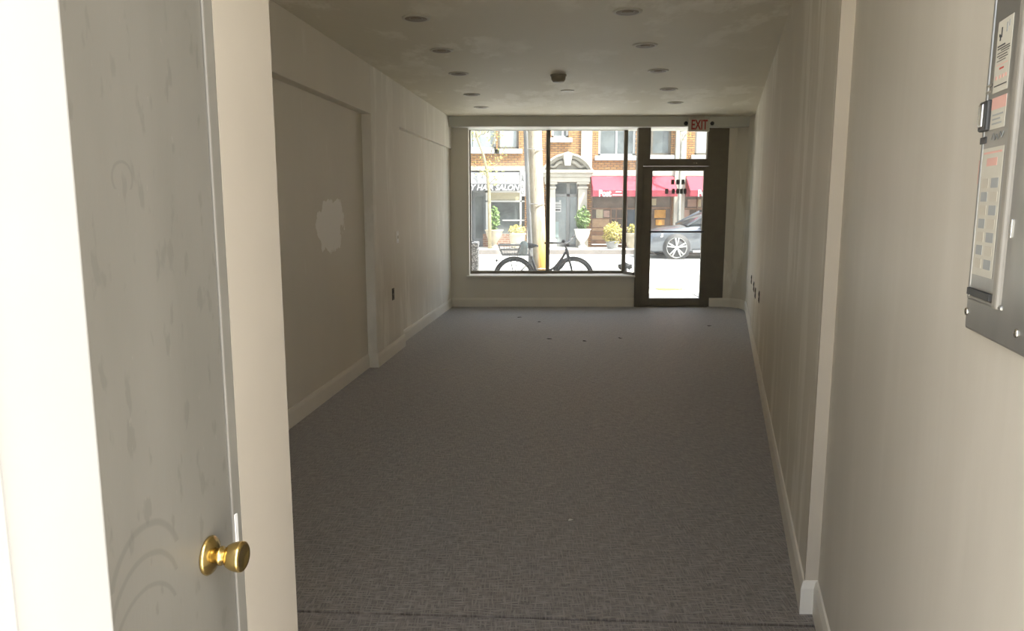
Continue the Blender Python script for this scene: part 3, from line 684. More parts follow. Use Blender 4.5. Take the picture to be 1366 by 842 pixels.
def up_window(px0, px1, pyb, pane, frame, bars):
    x0, x1, z0 = X(px0), X(px1), Z(pyb)
    f = MB()
    w_ = 0.075
    f.box(x0, x0 + w_, YB + 0.08, YB + 0.16, z0, ZT_UP); f.box(x1 - w_, x1, YB + 0.08, YB + 0.16, z0, ZT_UP)
    f.box(x0, x1, YB + 0.08, YB + 0.16, z0, z0 + w_); f.box(x0, x1, YB + 0.08, YB + 0.16, ZT_UP - w_, ZT_UP)
    for bpx in bars: f.box(X(bpx) - 0.03, X(bpx) + 0.03, YB + 0.09, YB + 0.15, z0, ZT_UP)
    zm = z0 + 1.05
    f.box(x0, x1, YB + 0.09, YB + 0.15, zm - 0.025, zm + 0.025)
    fo = f.build('window', frame, bd)
    MB().box(x0 + 0.02, x1 - 0.02, YB + 0.115, YB + 0.125, z0 + 0.02, ZT_UP - 0.02).build('pane', pane, fo)
    MB().box(x0 - 0.12, x1 + 0.12, YB - 0.10, YB + 0.1, z0 - 0.15, z0).build('sill', 'window_white', fo, bevel=0.01)
up_window(*upper[0], 'curtain_pane', 'window_white', (633,)); up_window(*upper[1], 'curtain_pane', 'window_brown', ())
up_window(*upper[2], 'dim_pane', 'window_white', (750,)); up_window(*upper[3], 'dim_pane', 'window_white', (821,))
up_window(*upper[4], 'dim_pane', 'window_brown', (868,)); up_window(*upper[5], 'curtain_pane', 'window_brown', ())
up_window(*upper[6], 'curtain_pane', 'window_white', ()); up_window(*upper[7], 'dim_pane', 'window_white', ())

# carved stone entrance
pxc, half = 755.5, X(788) - X(755.5)
xc = X(pxc); zb_ = Z(228); rise = Z(205) - zb_
def arc(hw, r_, n=22):
    R = (hw * hw + r_ * r_) / (2 * r_); a0 = math.asin(min(1, hw / R))
    return [(xc + R * math.sin(-a0 + 2 * a0 * k / n), zb_ + r_ - R + R * math.cos(-a0 + 2 * a0 * k / n)) for k in range(n + 1)]
def arch_band(hw0, r0, hw1, r1, y0, y1, nm, mt, p):
    o_, i_ = arc(hw0, r0), arc(hw1, r1); mb = MB()
    for k in range(len(o_) - 1): mb.slab_xz([i_[k], o_[k], o_[k + 1], i_[k + 1]], y0, y1)
    return mb.build(nm, mt, p)
por = MB().slab_xz(arc(half * 0.97, rise * 0.94), YB - 0.12, YB + 0.02).build('portal', 'carved_stone', bd)
arch_band(half * 1.03, rise, half * 0.95, rise * 0.89, YB - 0.42, YB - 0.1, 'arch_moulding', 'limestone', por)
arch_band(half * 0.95, rise * 0.885, half * 0.84, rise * 0.72, YB - 0.30, YB - 0.1, 'arch_moulding', 'carved_stone', por)
MB().box(xc - half * 1.06, xc + half * 1.06, YB - 0.44, YB, Z(231.5), Z(227.5)).build('cornice', 'limestone', por, bevel=0.02)
MB().box(xc - half * 0.98, xc + half * 0.98, YB - 0.34, YB, Z(236.5), Z(231.5)).build('entablature', 'limestone', por, bevel=0.01)
MB().box(xc - half * 0.92, xc + half * 0.92, YB - 0.28, YB, Z(243.0), Z(236.5)).build('entablature', 'limestone', por, bevel=0.01)
orn = MB()
orn.slab_xz([(xc - 0.10, Z(222)), (xc + 0.10, Z(222)), (xc + 0.16, Z(205.5)), (xc, Z(203.5)), (xc - 0.16, Z(205.5))], YB - 0.46, YB - 0.1)
orn.build('keystone', 'limestone', por, bevel=0.02)
for s_ in (-1, 1):
    sw = MB(); ptsw = [(xc + s_ * (0.14 + 0.62 * k / 9), YB - 0.16, Z(217) - 0.22 * k / 9 + 0.05 * math.sin(k * 1.1)) for k in range(10)]
    sw.tube(ptsw, [0.085 - 0.006 * k for k in range(10)], 8).build('swag', 'limestone', por)
    x0 = xc + s_ * (X(776.5) - xc)
    w_ = 0.15
    MB().box(x0 - w_, x0 + w_, YB - 0.18, YB, ZF + 0.28, Z(252)).build('column', 'limestone', por, bevel=0.012)
    MB().box(x0 - w_ - 0.05, x0 + w_ + 0.05, YB - 0.24, YB, ZF, ZF + 0.28).build('column_base', 'limestone', por, bevel=0.02)
    MB().box(x0 - w_ - 0.03, x0 + w_ + 0.03, YB - 0.22, YB, Z(252), Z(249)).build('capital', 'limestone', por, bevel=0.012)
    MB().box(x0 - w_ - 0.06, x0 + w_ + 0.06, YB - 0.26, YB, Z(246), Z(243)).build('capital', 'limestone', por, bevel=0.012)
    MB().box(x0 - w_ + 0.01, x0 + w_ - 0.01, YB - 0.17, YB, Z(249), Z(246)).build('capital', 'carved_stone', por)
YD = YB + 0.22
ed = MB()
for a, b_, c_, d_ in ((733, 735, 243, 331), (756, 760.5, 243, 331), (769, 771, 243, 331), (733, 771, 258.5, 262.5), (733, 771, 243, 244.5), (733, 771, 326, 331)):
    ed.box(X(a), X(b_), YD - 0.05, YD + 0.05, max(ZF, Z(d_)), Z(c_))
ed = ed.build('entrance_door', 'door_grey', bd, bevel=0.006)
def flat(px0, px1, py0, py1, y, nm, mt, p, th=0.012): return MB().box(X(px0), X(px1), y - th, y, max(ZF, Z(py1)), Z(py0)).build(nm, mt, p)
flat(735, 757, 244, 259, YD, 'pane', 'dim_pane', ed); flat(760, 770, 244, 259, YD, 'pane', 'dim_pane', ed)
flat(735, 757, 262, 327, YD, 'pane', 'curtain_pane', ed); flat(760, 770, 262, 327, YD, 'pane', 'curtain_pane', ed)
nt_ = flat(737, 749, 269.5, 283, YD - 0.014, 'notice', 'letter_white', ed)
for py in (273, 276): flat(738, 748.5, py, py + 0.8, YD - 0.027, 'notice_print', 'ink_dark', ed, 0.004)
flat(739, 748, 279, 281.3, YD - 0.027, 'notice_print', 'ink_dark', ed, 0.004)
flat(746.5, 749, 267, 270, YD - 0.014, 'sticker', 'letter_white', ed)
flat(739, 746, 296, 317, YD - 0.014, 'blue_panel', 'pale_blue', ed)
flat(736, 756, 318, 327, YD - 0.016, 'kick_plate', 'curtain_pane', ed)
flat(760.5, 769.5, 315, 329, YD - 0.016, 'kick_plate', 'curtain_pane', ed)

# salon shop front
YSF = YB + 0.12
sf = MB()
for a, b_, c_, d_ in ((626, 629, 228, 331), (648, 650.5, 228, 331), (693.5, 696, 262, 313), (648, 700, 254, 257), (648, 700, 267.5, 269.5)):
    sf.box(X(a), X(b_), YSF - 0.06, YSF + 0.06, max(ZF, Z(d_)), Z(c_))
sf = sf.build('salon_front', 'letter_white', bd)
flat(630, 648, 250, 331, YSF + 0.05, 'salon_door', 'salon_door', sf, 0.05)
flat(634, 645, 262, 318, YSF - 0.002, 'door_pane', 'dark_pane', sf)
flat(650, 694, 257, 267.5, YSF + 0.02, 'header_panel', 'panel_cream', sf, 0.04)
flat(650, 700, 269, 313, YSF + 0.02, 'pane', 'dark_pane', sf)
flat(670, 700, 293, 295, YSF - 0.01, 'shelf_edge', 'letter_white', sf, 0.03)
flat(684, 691, 303.5, 310, YSF + 0.004, 'window_card', 'letter_white', sf)
MB().box(X(644), X(701), YSF - 0.10, YSF + 0.1, ZF, Z(312)).build('low_wall', 'low_brick', sf)
flat(560, 627, 250, 331, YSF + 0.05, 'pane', 'dark_pane', sf, 0.05)
flat(560, 700, 228, 251, YSF + 0.06, 'fascia', 'awning_grey_dark', sf, 0.05)
# blade sign beside the salon
bs = thing('vertical_sign', 'narrow white vertical sign with stacked dark letters beside the salon awning', 'sign', (X(697), YB - 0.1, Z(262)))
MB().box(X(693.5), X(700.5), YB - 0.22, YB - 0.10, Z(262), Z(228.5)).build('sign_board', 'letter_white', bs, bevel=0.008)
for k, (py, ch) in enumerate(((236, 'S'), (240.5, 'A'), (249, 'L'), (257, 'O'))):
    letters(ch, 0.16, (X(697), YB - 0.223, Z(py) - 0.05), depth=0.006, align='CENTER', fat=0.004).build('lettering', 'ink_dark', bs)
# salon awning
xa0, xa1 = X(560), X(693)
aw = thing('salon_awning', 'grey sloping awning lettered in white for a hair salon', 'awning', (X(640), YB - 0.3, Z(254.5)))
MB().add([(xa0, YB - 0.02, Z(229)), (xa1, YB - 0.02, Z(229)), (xa1, YB - 0.60, Z(246)), (xa0, YB - 0.60, Z(246)),
          (xa0, YB - 0.02, Z(229.8)), (xa1, YB - 0.02, Z(229.8)), (xa1, YB - 0.58, Z(246.8)), (xa0, YB - 0.58, Z(246.8))],
         [(0, 1, 2, 3), (7, 6, 5, 4), (0, 3, 7, 4), (1, 5, 6, 2), (0, 4, 5, 1), (3, 2, 6, 7)]).build('canopy', 'awning_grey', aw)
MB().box(xa0, xa1, YB - 0.605, YB - 0.585, Z(255.0), Z(246)).build('valance', 'awning_grey_dark', aw)
for x_ in (xa0, xa1 - 0.02):
    MB().add([(x_, YB, Z(229)), (x_, YB - 0.6, Z(246)), (x_, YB - 0.6, Z(254)), (x_, YB, Z(254)), (x_ + 0.02, YB, Z(229)), (x_ + 0.02, YB - 0.6, Z(246)), (x_ + 0.02, YB - 0.6, Z(254)), (x_ + 0.02, YB, Z(254))],
             [(0, 1, 2, 3), (7, 6, 5, 4), (0, 4, 5, 1), (1, 5, 6, 2), (2, 6, 7, 3), (3, 7, 4, 0)]).build('end_flap', 'awning_grey', aw)
letters('Y HAIR SALON', 0.25, (X(628.5), YB - 0.612, Z(254.1)), depth=0.012, shear=0.25, fat=0.008, width=X(692) - X(628.5)).build('lettering', 'letter_white', aw)

# red awnings
def red_awning(px0, px1, label, tx):
    x0, x1 = X(px0), X(px1); zt_, zm_, zl = Z(235.5), Z(254.5), Z(262.5); out = 0.75
    a = thing('shop_awning', label, 'awning', ((x0 + x1) / 2, YB - 0.4, zl), group='red shop awnings')
    MB().add([(x0, YB - 0.09, zt_), (x1, YB - 0.09, zt_), (x1, YB - out, zm_), (x0, YB - out, zm_), (x0, YB - 0.09, zt_ - 0.02), (x1, YB - 0.09, zt_ - 0.02), (x1, YB - out + 0.02, zm_ - 0.02), (x0, YB - out + 0.02, zm_ - 0.02)],
             [(0, 1, 2, 3), (7, 6, 5, 4), (0, 3, 7, 4), (1, 5, 6, 2), (0, 4, 5, 1), (3, 2, 6, 7)]).build('canopy', 'awning_red', a)
    MB().box(x0, x1, YB - out - 0.008, YB - out + 0.012, zl, zm_).build('valance', 'awning_red_dark', a)
    for x_ in (x0, x1 - 0.02):
        MB().add([(x_, YB - 0.09, zt_), (x_, YB - out, zm_), (x_, YB - out, zl), (x_, YB - 0.09, zl), (x_ + 0.02, YB - 0.09, zt_), (x_ + 0.02, YB - out, zm_), (x_ + 0.02, YB - out, zl), (x_ + 0.02, YB - 0.09, zl)],
                 [(0, 1, 2, 3), (7, 6, 5, 4), (0, 4, 5, 1), (1, 5, 6, 2), (2, 6, 7, 3), (3, 7, 4, 0)]).build('end_flap', 'awning_red_dark', a)
    letters('Post', 0.30, (X(tx), YB - out - 0.014, Z(262.2)), depth=0.012, fat=0.012, width=X(tx + 16) - X(tx)).build('lettering', 'letter_white', a)
    sm_ = MB()
    for r_, (q0, q1) in ((257.2, (0.3, 0.9)), (261.3, (0, 1))):
        n_ = 7
        for k in range(n_):
            u0 = q0 + (q1 - q0) * k / n_; u1 = u0 + (q1 - q0) / n_ * 0.78
            sm_.box(X(tx + 18 + 13 * u0), X(tx + 18 + 13 * u1), YB - out - 0.016, YB - out - 0.006, Z(r_), Z(r_ - 1.5))
    sm_.build('small_print', 'letter_white', a, kind='stuff')
    return a
red_awning(787.5, 897, 'red sloping awning with white lettering between the stone portal and the stone pilaster', 795)
red_awning(913, 1012, 'red sloping awning with white lettering beyond the stone pilaster', 923)
# shop fronts under them
def shop_front(rects, frame_bars, mt, px0, px1, nm):
    f = MB()
    for a, b_, c_, d_ in frame_bars: f.box(X(a), X(b_), YSF - 0.06, YSF + 0.06, max(ZF, Z(d_)), Z(c_))
    f = f.build(nm, mt, bd)
    for (a, b_, c_, d_, m_, n_, y_) in rects: flat(a, b_, c_, d_, YSF + y_, n_, m_, f, 0.03)
    return f
shop_front([(790, 836, 262, 279, 'brown_pane', 'fascia_pane', 0.03), (790, 815, 279, 304, 'brown_pane', 'pane', 0.03), (816.5, 822, 279, 304, 'brown_pane', 'pane', 0.03), (823.5, 834, 279, 304, 'brown_pane', 'pane', 0.03),
            (796, 805, 279.5, 291, 'poster_cream', 'poster', -0.005), (806, 814, 281, 290, 'poster_pink', 'poster', -0.005), (790, 834, 304, 308, 'shop_wood_light', 'panel_board', 0.01), (790, 834, 308.5, 314, 'shop_wood', 'panel_board', 0.01),
            (790, 834, 314.5, 320, 'shop_wood_light', 'panel_board', 0.01), (790, 834, 320.5, 326, 'shop_wood', 'panel_board', 0.01), (790, 834, 326.5, 331, 'shop_wood', 'panel_board', 0.0), (791, 814, 292.5, 303, 'shop_wood_light', 'blind', -0.002)],
           [(788.5, 790.5, 262, 331), (815, 816.5, 279, 304), (822, 823.5, 279, 304), (834, 836, 262, 331), (789, 836, 277.5, 279.5), (789, 836, 291, 292.2), (789, 836, 303, 304.5)], 'shop_wood', 789, 836, 'shop_window')
shop_front([(836, 867, 262, 279, 'brown_pane', 'fascia_pane', 0.03), (836, 867, 279, 303, 'blue_pane', 'pane', 0.03), (836, 867, 303, 307, 'letter_white', 'shelf_edge', 0.0), (836, 867, 307, 312, 'dim_pane', 'pane', 0.03), (836, 867, 312, 331, 'poster_pink', 'panel_board', 0.02)],
           [(836, 837.2, 262, 331), (866, 868, 262, 331), (836, 868, 277.5, 279.5)], 'shop_wood', 836, 868, 'shop_window')
shop_front([(868, 897, 262, 275, 'brown_pane', 'fascia_pane', 0.03), (868, 897, 275, 312, 'brown_pane', 'pane', 0.03), (874, 889, 280, 291, 'poster_orange', 'poster', -0.005), (876, 888, 293, 300.5, 'poster_orange', 'poster', -0.005),
            (869.5, 876, 265, 274, 'poster_cream', 'poster', -0.005), (868, 897, 312, 331, 'shop_wood', 'panel_board', 0.02)],
           [(868, 869, 262, 331), (895.5, 897.5, 262, 331), (868, 897, 276.5, 278.5), (868, 897, 311, 313)], 'shop_wood', 868, 898, 'shop_window')
shop_front([(913, 1010, 262, 279, 'brown_pane', 'fascia_pane', 0.03), (913, 1010, 279, 312, 'brown_pane', 'pane', 0.03), (913, 921, 280, 293, 'poster_pink', 'poster', -0.005), (918, 930, 266, 276, 'poster_pink', 'poster', -0.005), (932, 936, 266, 276, 'poster_cream', 'poster', -0.005),
            (913, 1010, 312, 331, 'shop_wood', 'panel_board', 0.02)],
           [(913, 914, 262, 331), (930.5, 932, 262, 331), (913, 1010, 277.5, 279.5), (913, 1010, 311, 313)], 'shop_wood', 913, 1010, 'shop_window')

# ---- utility pole with its cable duct
YP = 13.35
pole = thing('utility_pole', 'weathered wooden utility pole with a grey cable duct, on the near pavement', 'pole', (0.46, YP, ZS))
MB().tube([(0.50, YP, ZS - 0.05), (0.485, YP, 0.6), (0.435, YP, 1.7), (0.385, YP, 2.9), (0.33, YP, 4.6), (0.27, YP, 7.5)], [0.135, 0.135, 0.132, 0.128, 0.12, 0.11], 20).build('timber', 'pole_wood', pole)
dc = MB().tube([(0.365, YP - 0.10, ZS), (0.345, YP - 0.10, 0.6), (0.285, YP - 0.10, 1.7), (0.238, YP - 0.10, 2.9), (0.185, YP - 0.10, 4.6), (0.12, YP - 0.08, 7.2)], 0.034, 12).build('cable_duct', 'conduit_grey', pole)
MB().tube([(0.30, YP - 0.09, ZS), (0.305, YP - 0.09, 0.6), (0.255, YP - 0.09, 1.7), (0.205, YP - 0.09, 2.9), (0.15, YP - 0.08, 4.6)], 0.012, 8).build('cable', 'conduit_grey', pole)
for z_, x_ in ((0.35, 0.49), (1.5, 0.445), (2.45, 0.404)):
    MB().tube([(x_ + 0.16 * math.cos(2 * PI * k / 18) - 0.02, YP - 0.01 + 0.15 * math.sin(2 * PI * k / 18), z_) for k in range(18)], 0.008, 6, closed=True).build('strap', 'steel', pole)

# ---- litter bin of exposed aggregate
lb = thing('litter_bin', 'speckled aggregate concrete litter bin on the near pavement', 'litter bin', (-0.78, 12.35, ZS))
MB().box(-1.005, -0.557, 12.12, 12.56, ZS, 0.80).build('body', 'aggregate', lb, bevel=0.02)
MB().box(-1.012, -0.550, 12.11, 12.57, 0.80, 0.875).build('lid', 'aggregate', lb, bevel=0.02)
MB().lathe([(0.13, 0), (0.15, 0), (0.15, 0.012), (0.13, 0.012)], (-0.78, 12.34, 0.874), n=24).build('opening_ring', 'dark_metal', lb)

# ---- standpipe
st = thing('standpipe', 'short dark twin-outlet standpipe on the pavement outside the window corner', 'standpipe', (1.93, 12.6, ZS))
MB().rod((1.93, 12.6, ZS), (1.93, 12.6, 0.42), 0.035, n=12).build('pipe', 'conduit_grey', st)
MB().lathe([(0, 0), (0.085, 0), (0.085, 0.015), (0.04, 0.02), (0, 0.02)], (1.93, 12.6, ZS), n=18).build('flange', 'conduit_grey', st)
MB().tube([(1.86, 12.6, 0.44), (1.93, 12.6, 0.47), (2.0, 12.6, 0.44)], [0.045, 0.055, 0.045], 12).build('tee', 'dark_metal', st)
for s_ in (-1, 1): MB().lathe([(0, 0), (0.05, 0), (0.055, 0.02), (0.05, 0.04), (0.015, 0.045), (0.015, 0.06), (0, 0.06)], (1.93 + s_ * 0.065, 12.59, 0.445), (s_, -0.5, -0.5), 14).build('cap', 'dark_metal', st)

# ---- bicycle leaning by the pole
YBK = 12.80
bk = thing('bicycle', 'grey step-through bicycle with rear basket and swept handlebar parked by the pole', 'bicycle', (0.55, YBK, ZS))
WRAD = 0.335; rc = Vector((0.04, YBK, ZS + WRAD)); fc = Vector((1.06, YBK, ZS + WRAD))
for cpt in (rc, fc):
    ty = MB().tube([(cpt.x + (WRAD - 0.02) * math.cos(2 * PI * k / 40), YBK, cpt.z + (WRAD - 0.02) * math.sin(2 * PI * k / 40)) for k in range(40)], 0.026, 8, closed=True).build('wheel', 'tyre', bk)
    MB().tube([(cpt.x + (WRAD - 0.045) * math.cos(2 * PI * k / 40), YBK, cpt.z + (WRAD - 0.045) * math.sin(2 * PI * k / 40)) for k in range(40)], 0.010, 6, closed=True).build('rim', 'bike_grey', ty)
    spk = MB()
    for k in range(18):
        an = 2 * PI * k / 18
        spk.rod((cpt.x, YBK + (0.025 if k % 2 else -0.025), cpt.z), (cpt.x + (WRAD - 0.05) * math.cos(an), YBK, cpt.z + (WRAD - 0.05) * math.sin(an)), 0.004, n=4)
    spk.build('spokes', 'bike_silver', ty)
    MB().rod((cpt.x, YBK - 0.05, cpt.z), (cpt.x, YBK + 0.05, cpt.z), 0.028, n=12).build('hub', 'bike_silver', ty)
    lo, hi = ((-10, 215) if cpt is rc else (15, 200))
    MB().tube([(cpt.x + (WRAD + 0.018) * math.cos(math.radians(a_)), YBK, cpt.z + (WRAD + 0.018) * math.sin(math.radians(a_))) for a_ in range(lo, hi, 9)], 0.016, 6).build('mudguard', 'bike_grey', bk)
bb_ = Vector((0.47, YBK, 0.17)); sth = Vector((0.335, YBK, 0.60)); hd0 = Vector((0.985, YBK, 0.56)); hd1 = Vector((0.935, YBK, 0.74))
fm = MB()
fm.rod(bb_, sth, 0.024, n=10)
fm.tube([hd0 + Vector((-0.01, 0, 0.03)), (0.86, YBK, 0.42), (0.72, YBK, 0.29), (0.58, YBK, 0.20), bb_], 0.025, 10)
fm.tube([hd1 + Vector((0.01, 0, -0.04)), (0.86, YBK, 0.56), (0.74, YBK, 0.41), (0.60, YBK, 0.33), (0.44, YBK, 0.27)], 0.022, 10)
fm.rod(hd0, hd1, 0.028, n=12)
for s_ in (-1, 1):
    fm.rod(bb_ + Vector((0, s_ * 0.03, 0)), rc + Vector((0, s_ * 0.055, 0)), 0.010, n=8)
    fm.rod(sth + Vector((0.02, s_ * 0.02, -0.05)), rc + Vector((0, s_ * 0.055, 0)), 0.008, n=8)
fm.build('frame', 'bike_grey', bk)
fk = MB()
for s_ in (-1, 1): fk.tube([hd0, hd0 + Vector((0.012, s_ * 0.05, -0.05)), fc + Vector((-0.03, s_ * 0.055, 0.16)), fc + Vector((0, s_ * 0.055, 0))], [0.022, 0.018, 0.016, 0.012], 8)
fk.build('fork', 'bike_grey', bk)
MB().rod(sth, sth + Vector((-0.045, 0, 0.15)), 0.013, n=10).build('seat_post', 'bike_silver', bk)
MB().tube([(0.22, YBK, 0.785), (0.27, YBK, 0.79), (0.34, YBK, 0.785), (0.42, YBK, 0.785), (0.455, YBK, 0.775)], [0.03, 0.05, 0.042, 0.022, 0.012], 10).build('saddle', 'black_rubber', bk)
hs = hd1 + Vector((-0.025, 0, 0.085))
hb = MB().rod(hd1, hs, 0.013, n=10)
hb.tube([(0.57, YBK - 0.26, 0.845), (0.70, YBK - 0.24, 0.845), (0.84, YBK - 0.12, 0.835), hs, (0.98, YBK + 0.11, 0.85), (1.06, YBK + 0.22, 0.91), (1.085, YBK + 0.24, 0.935)], 0.015, 8)
hb = hb.build('handlebar', 'bike_grey', bk)
MB().rod((0.55, YBK - 0.26, 0.845), (0.69, YBK - 0.24, 0.845), 0.017, n=10).build('grip', 'black_rubber', hb)
MB().rod((1.05, YBK + 0.215, 0.905), (1.10, YBK + 0.25, 0.95), 0.017, n=10).build('grip', 'black_rubber', hb)
MB().lathe([(0, 0), (0.03, 0.005), (0.034, 0.03), (0.02, 0.05), (0, 0.055)], (0.885, YBK - 0.06, 0.84), (0, 0, 1), 12).build('bell', 'dark_metal', hb)
rk = MB()
for s_ in (-0.07, 0.07):
    rk.rod((-0.17, YBK + s_, 0.625), (0.30, YBK + s_, 0.625), 0.013, n=8); rk.rod((-0.05, YBK + s_, 0.625), (0.04, YBK + s_, 0.24), 0.006, n=6); rk.rod((0.10, YBK + s_, 0.625), (0.04, YBK + s_, 0.24), 0.006, n=6)
for x_ in (-0.17, -0.02, 0.13, 0.28): rk.rod((x_, YBK - 0.07, 0.625), (x_, YBK + 0.07, 0.625), 0.007, n=8)
rk = rk.build('rear_rack', 'bike_grey', bk)
bkt = MB()
for z_, e_ in ((0.80, 0.06), (0.72, 0.035), (0.64, 0.0)):
    loop = [(-0.17 - e_, YBK - 0.13 - e_), (0.09 + e_, YBK - 0.13 - e_), (0.09 + e_, YBK + 0.13 + e_), (-0.17 - e_, YBK + 0.13 + e_)]
    for k in range(4): bkt.rod((*loop[k], z_), (*loop[(k + 1) % 4], z_), 0.011, n=6)
for k in range(4):
    a_ = [(-0.17, -0.13), (0.09, -0.13), (0.09, 0.13), (-0.17, 0.13)][k]; sx = -1 if a_[0] < 0 else 1; sy = -1 if a_[1] < 0 else 1
    bkt.rod((a_[0], YBK + a_[1], 0.64), (a_[0] + sx * 0.06, YBK + a_[1] + sy * 0.06, 0.80), 0.011, n=6)
for k in range(1, 6):
    x_ = -0.17 + 0.26 * k / 6
    for s_ in (-1, 1): bkt.rod((x_, YBK + s_ * 0.13, 0.64), (x_ * 1.1, YBK + s_ * 0.19, 0.80), 0.004, n=4)
    bkt.rod((x_, YBK - 0.13, 0.64), (x_, YBK + 0.13, 0.64), 0.004, n=4)
bkt.build('wire_basket', 'bike_grey', bk)
bg = MB(); bg.lathe([(0, -0.13), (0.05, -0.128), (0.078, -0.08), (0.08, 0.0), (0.075, 0.06), (0.055, 0.11), (0.02, 0.13), (0, 0.13)], (0.195, YBK - 0.04, 0.74), (0.12, 0.0, 1), 14)
bg.build('saddle_bag', 'bag_teal', bk)
tl_ = MB().lathe([(0, 0), (0.022, 0), (0.026, 0.02), (0.015, 0.035), (0, 0.036)], (-0.25, YBK, 0.53), (-1, 0, 0), 12)
tl_.rod((-0.25, YBK, 0.53), (-0.17, YBK, 0.60), 0.005, n=6); tl_.build('tail_light', 'dark_metal', bk)
ck = MB().lathe([(0, -0.004), (0.09, -0.004), (0.09, 0.004), (0, 0.004)], (bb_.x, YBK - 0.045, bb_.z), (0, 1, 0), 24)
ck.rod((bb_.x, YBK - 0.06, bb_.z), (bb_.x + 0.14, YBK - 0.06, bb_.z - 0.09), 0.009, n=8); ck.rod((bb_.x, YBK + 0.06, bb_.z), (bb_.x - 0.14, YBK + 0.06, bb_.z + 0.09), 0.009, n=8)
ck.build('crank', 'bike_silver', bk)
for s_ in (-1, 1): MB().box(bb_.x - s_ * 0.14 - 0.045, bb_.x - s_ * 0.14 + 0.045, YBK + s_ * 0.07, YBK + s_ * 0.15, bb_.z + s_ * 0.09 - 0.012, bb_.z + s_ * 0.09 + 0.012).build('pedal', 'black_rubber', bk)
MB().rod((0.40, YBK - 0.03, 0.16), (0.28, YBK - 0.14, ZS + 0.008), 0.009, n=8).build('kick_stand', 'bike_silver', bk)

# ---- parked car on the far side of the road
YC = 21.95; CX0 = 3.96; Zc = ZR
car = thing('car', 'dark grey parked car with silver alloy wheels', 'car', (CX0 + 2.3, YC + 0.9, ZR))
ST = [(0.00, 0.62, 0.36, 0.58), (0.06, 0.74, 0.24, 0.70), (0.25, 0.84, 0.20, 0.80), (0.60, 0.90, 0.20, 0.885), (1.05, 0.915, 0.20, 0.945), (1.40, 0.92, 0.20, 0.99), (1.80, 0.925, 0.20, 1.00), (2.6, 0.925, 0.20, 1.02), (3.5, 0.92, 0.20, 1.04), (4.2, 0.88, 0.22, 1.06), (4.5, 0.82, 0.26, 1.04), (4.58, 0.74, 0.36, 0.90)]
def ring(hw, z0, z1):
    m_ = (z0 + z1) / 2
    half_ = [(0.0, z0), (hw * 0.86, z0), (hw * 0.96, z0 + 0.06), (hw, m_ - 0.02), (hw * 0.99, m_ + (z1 - m_) * 0.55), (hw * 0.93, z1 - 0.045), (hw * 0.84, z1 - 0.008), (hw * 0.4, z1 + 0.022), (0, z1 + 0.03)]
    return half_ + [(-a_, b_) for a_, b_ in half_[-2:0:-1]]
bm_ = MB(); vv = []; k_ = len(ring(1, 0, 1))
for xs_, hw, z0, z1 in ST: vv += [(CX0 + xs_, YC + 0.92 + a_, Zc + b_) for a_, b_ in ring(hw, z0, z1)]
ff = [(i * k_ + j, i * k_ + (j + 1) % k_, (i + 1) * k_ + (j + 1) % k_, (i + 1) * k_ + j) for i in range(len(ST) - 1) for j in range(k_)]
ff += [tuple(range(k_)), tuple(range((len(ST) - 1) * k_, len(ST) * k_))]
bm_.add(vv, ff, True); body = bm_.build('body', 'car_paint', car)
GH = [(1.22, 0.74, 0.99, 0.99 + 0.01), (1.95, 0.70, 0.99, 1.42), (2.35, 0.66, 1.0, 1.52), (3.1, 0.655, 1.0, 1.53), (3.8, 0.66, 1.02, 1.44), (4.45, 0.70, 1.03, 1.06)]
gm = MB(); vv = []
for xs_, hw, z0, z1 in GH:
    hb_ = 0.80
    vv += [(CX0 + xs_, YC + 0.92 + a_, Zc + b_) for a_, b_ in ((-hb_, z0), (-hw - 0.02, z1 - 0.05 if z1 - z0 > 0.1 else z1), (-hw * 0.86, z1), (0, z1 + 0.02), (hw * 0.86, z1), (hw + 0.02, z1 - 0.05 if z1 - z0 > 0.1 else z1), (hb_, z0))]
ff = [(i * 7 + j, i * 7 + (j + 1) % 7, (i + 1) * 7 + (j + 1) % 7, (i + 1) * 7 + j) for i in range(len(GH) - 1) for j in range(7)] + [tuple(range(7)), tuple(range(35, 42))]
gm.add(vv, ff, True); gh = gm.build('greenhouse', 'car_glass', car)
rf = MB(); vv = []
for xs_, hw, z1 in ((1.93, 0.66, 1.43), (2.35, 0.64, 1.53), (3.1, 0.63, 1.54), (3.85, 0.63, 1.45)):
    vv += [(CX0 + xs_, YC + 0.92 + a_, Zc + z1 + b_) for a_, b_ in ((-hw, -0.035), (-hw * 0.85, 0.0), (0, 0.018), (hw * 0.85, 0), (hw, -0.035))]
rf.add(vv, [(i * 5 + j, i * 5 + j + 1, (i + 1) * 5 + j + 1, (i + 1) * 5 + j) for i in range(3) for j in range(4)], True).build('roof_panel', 'car_paint', car)
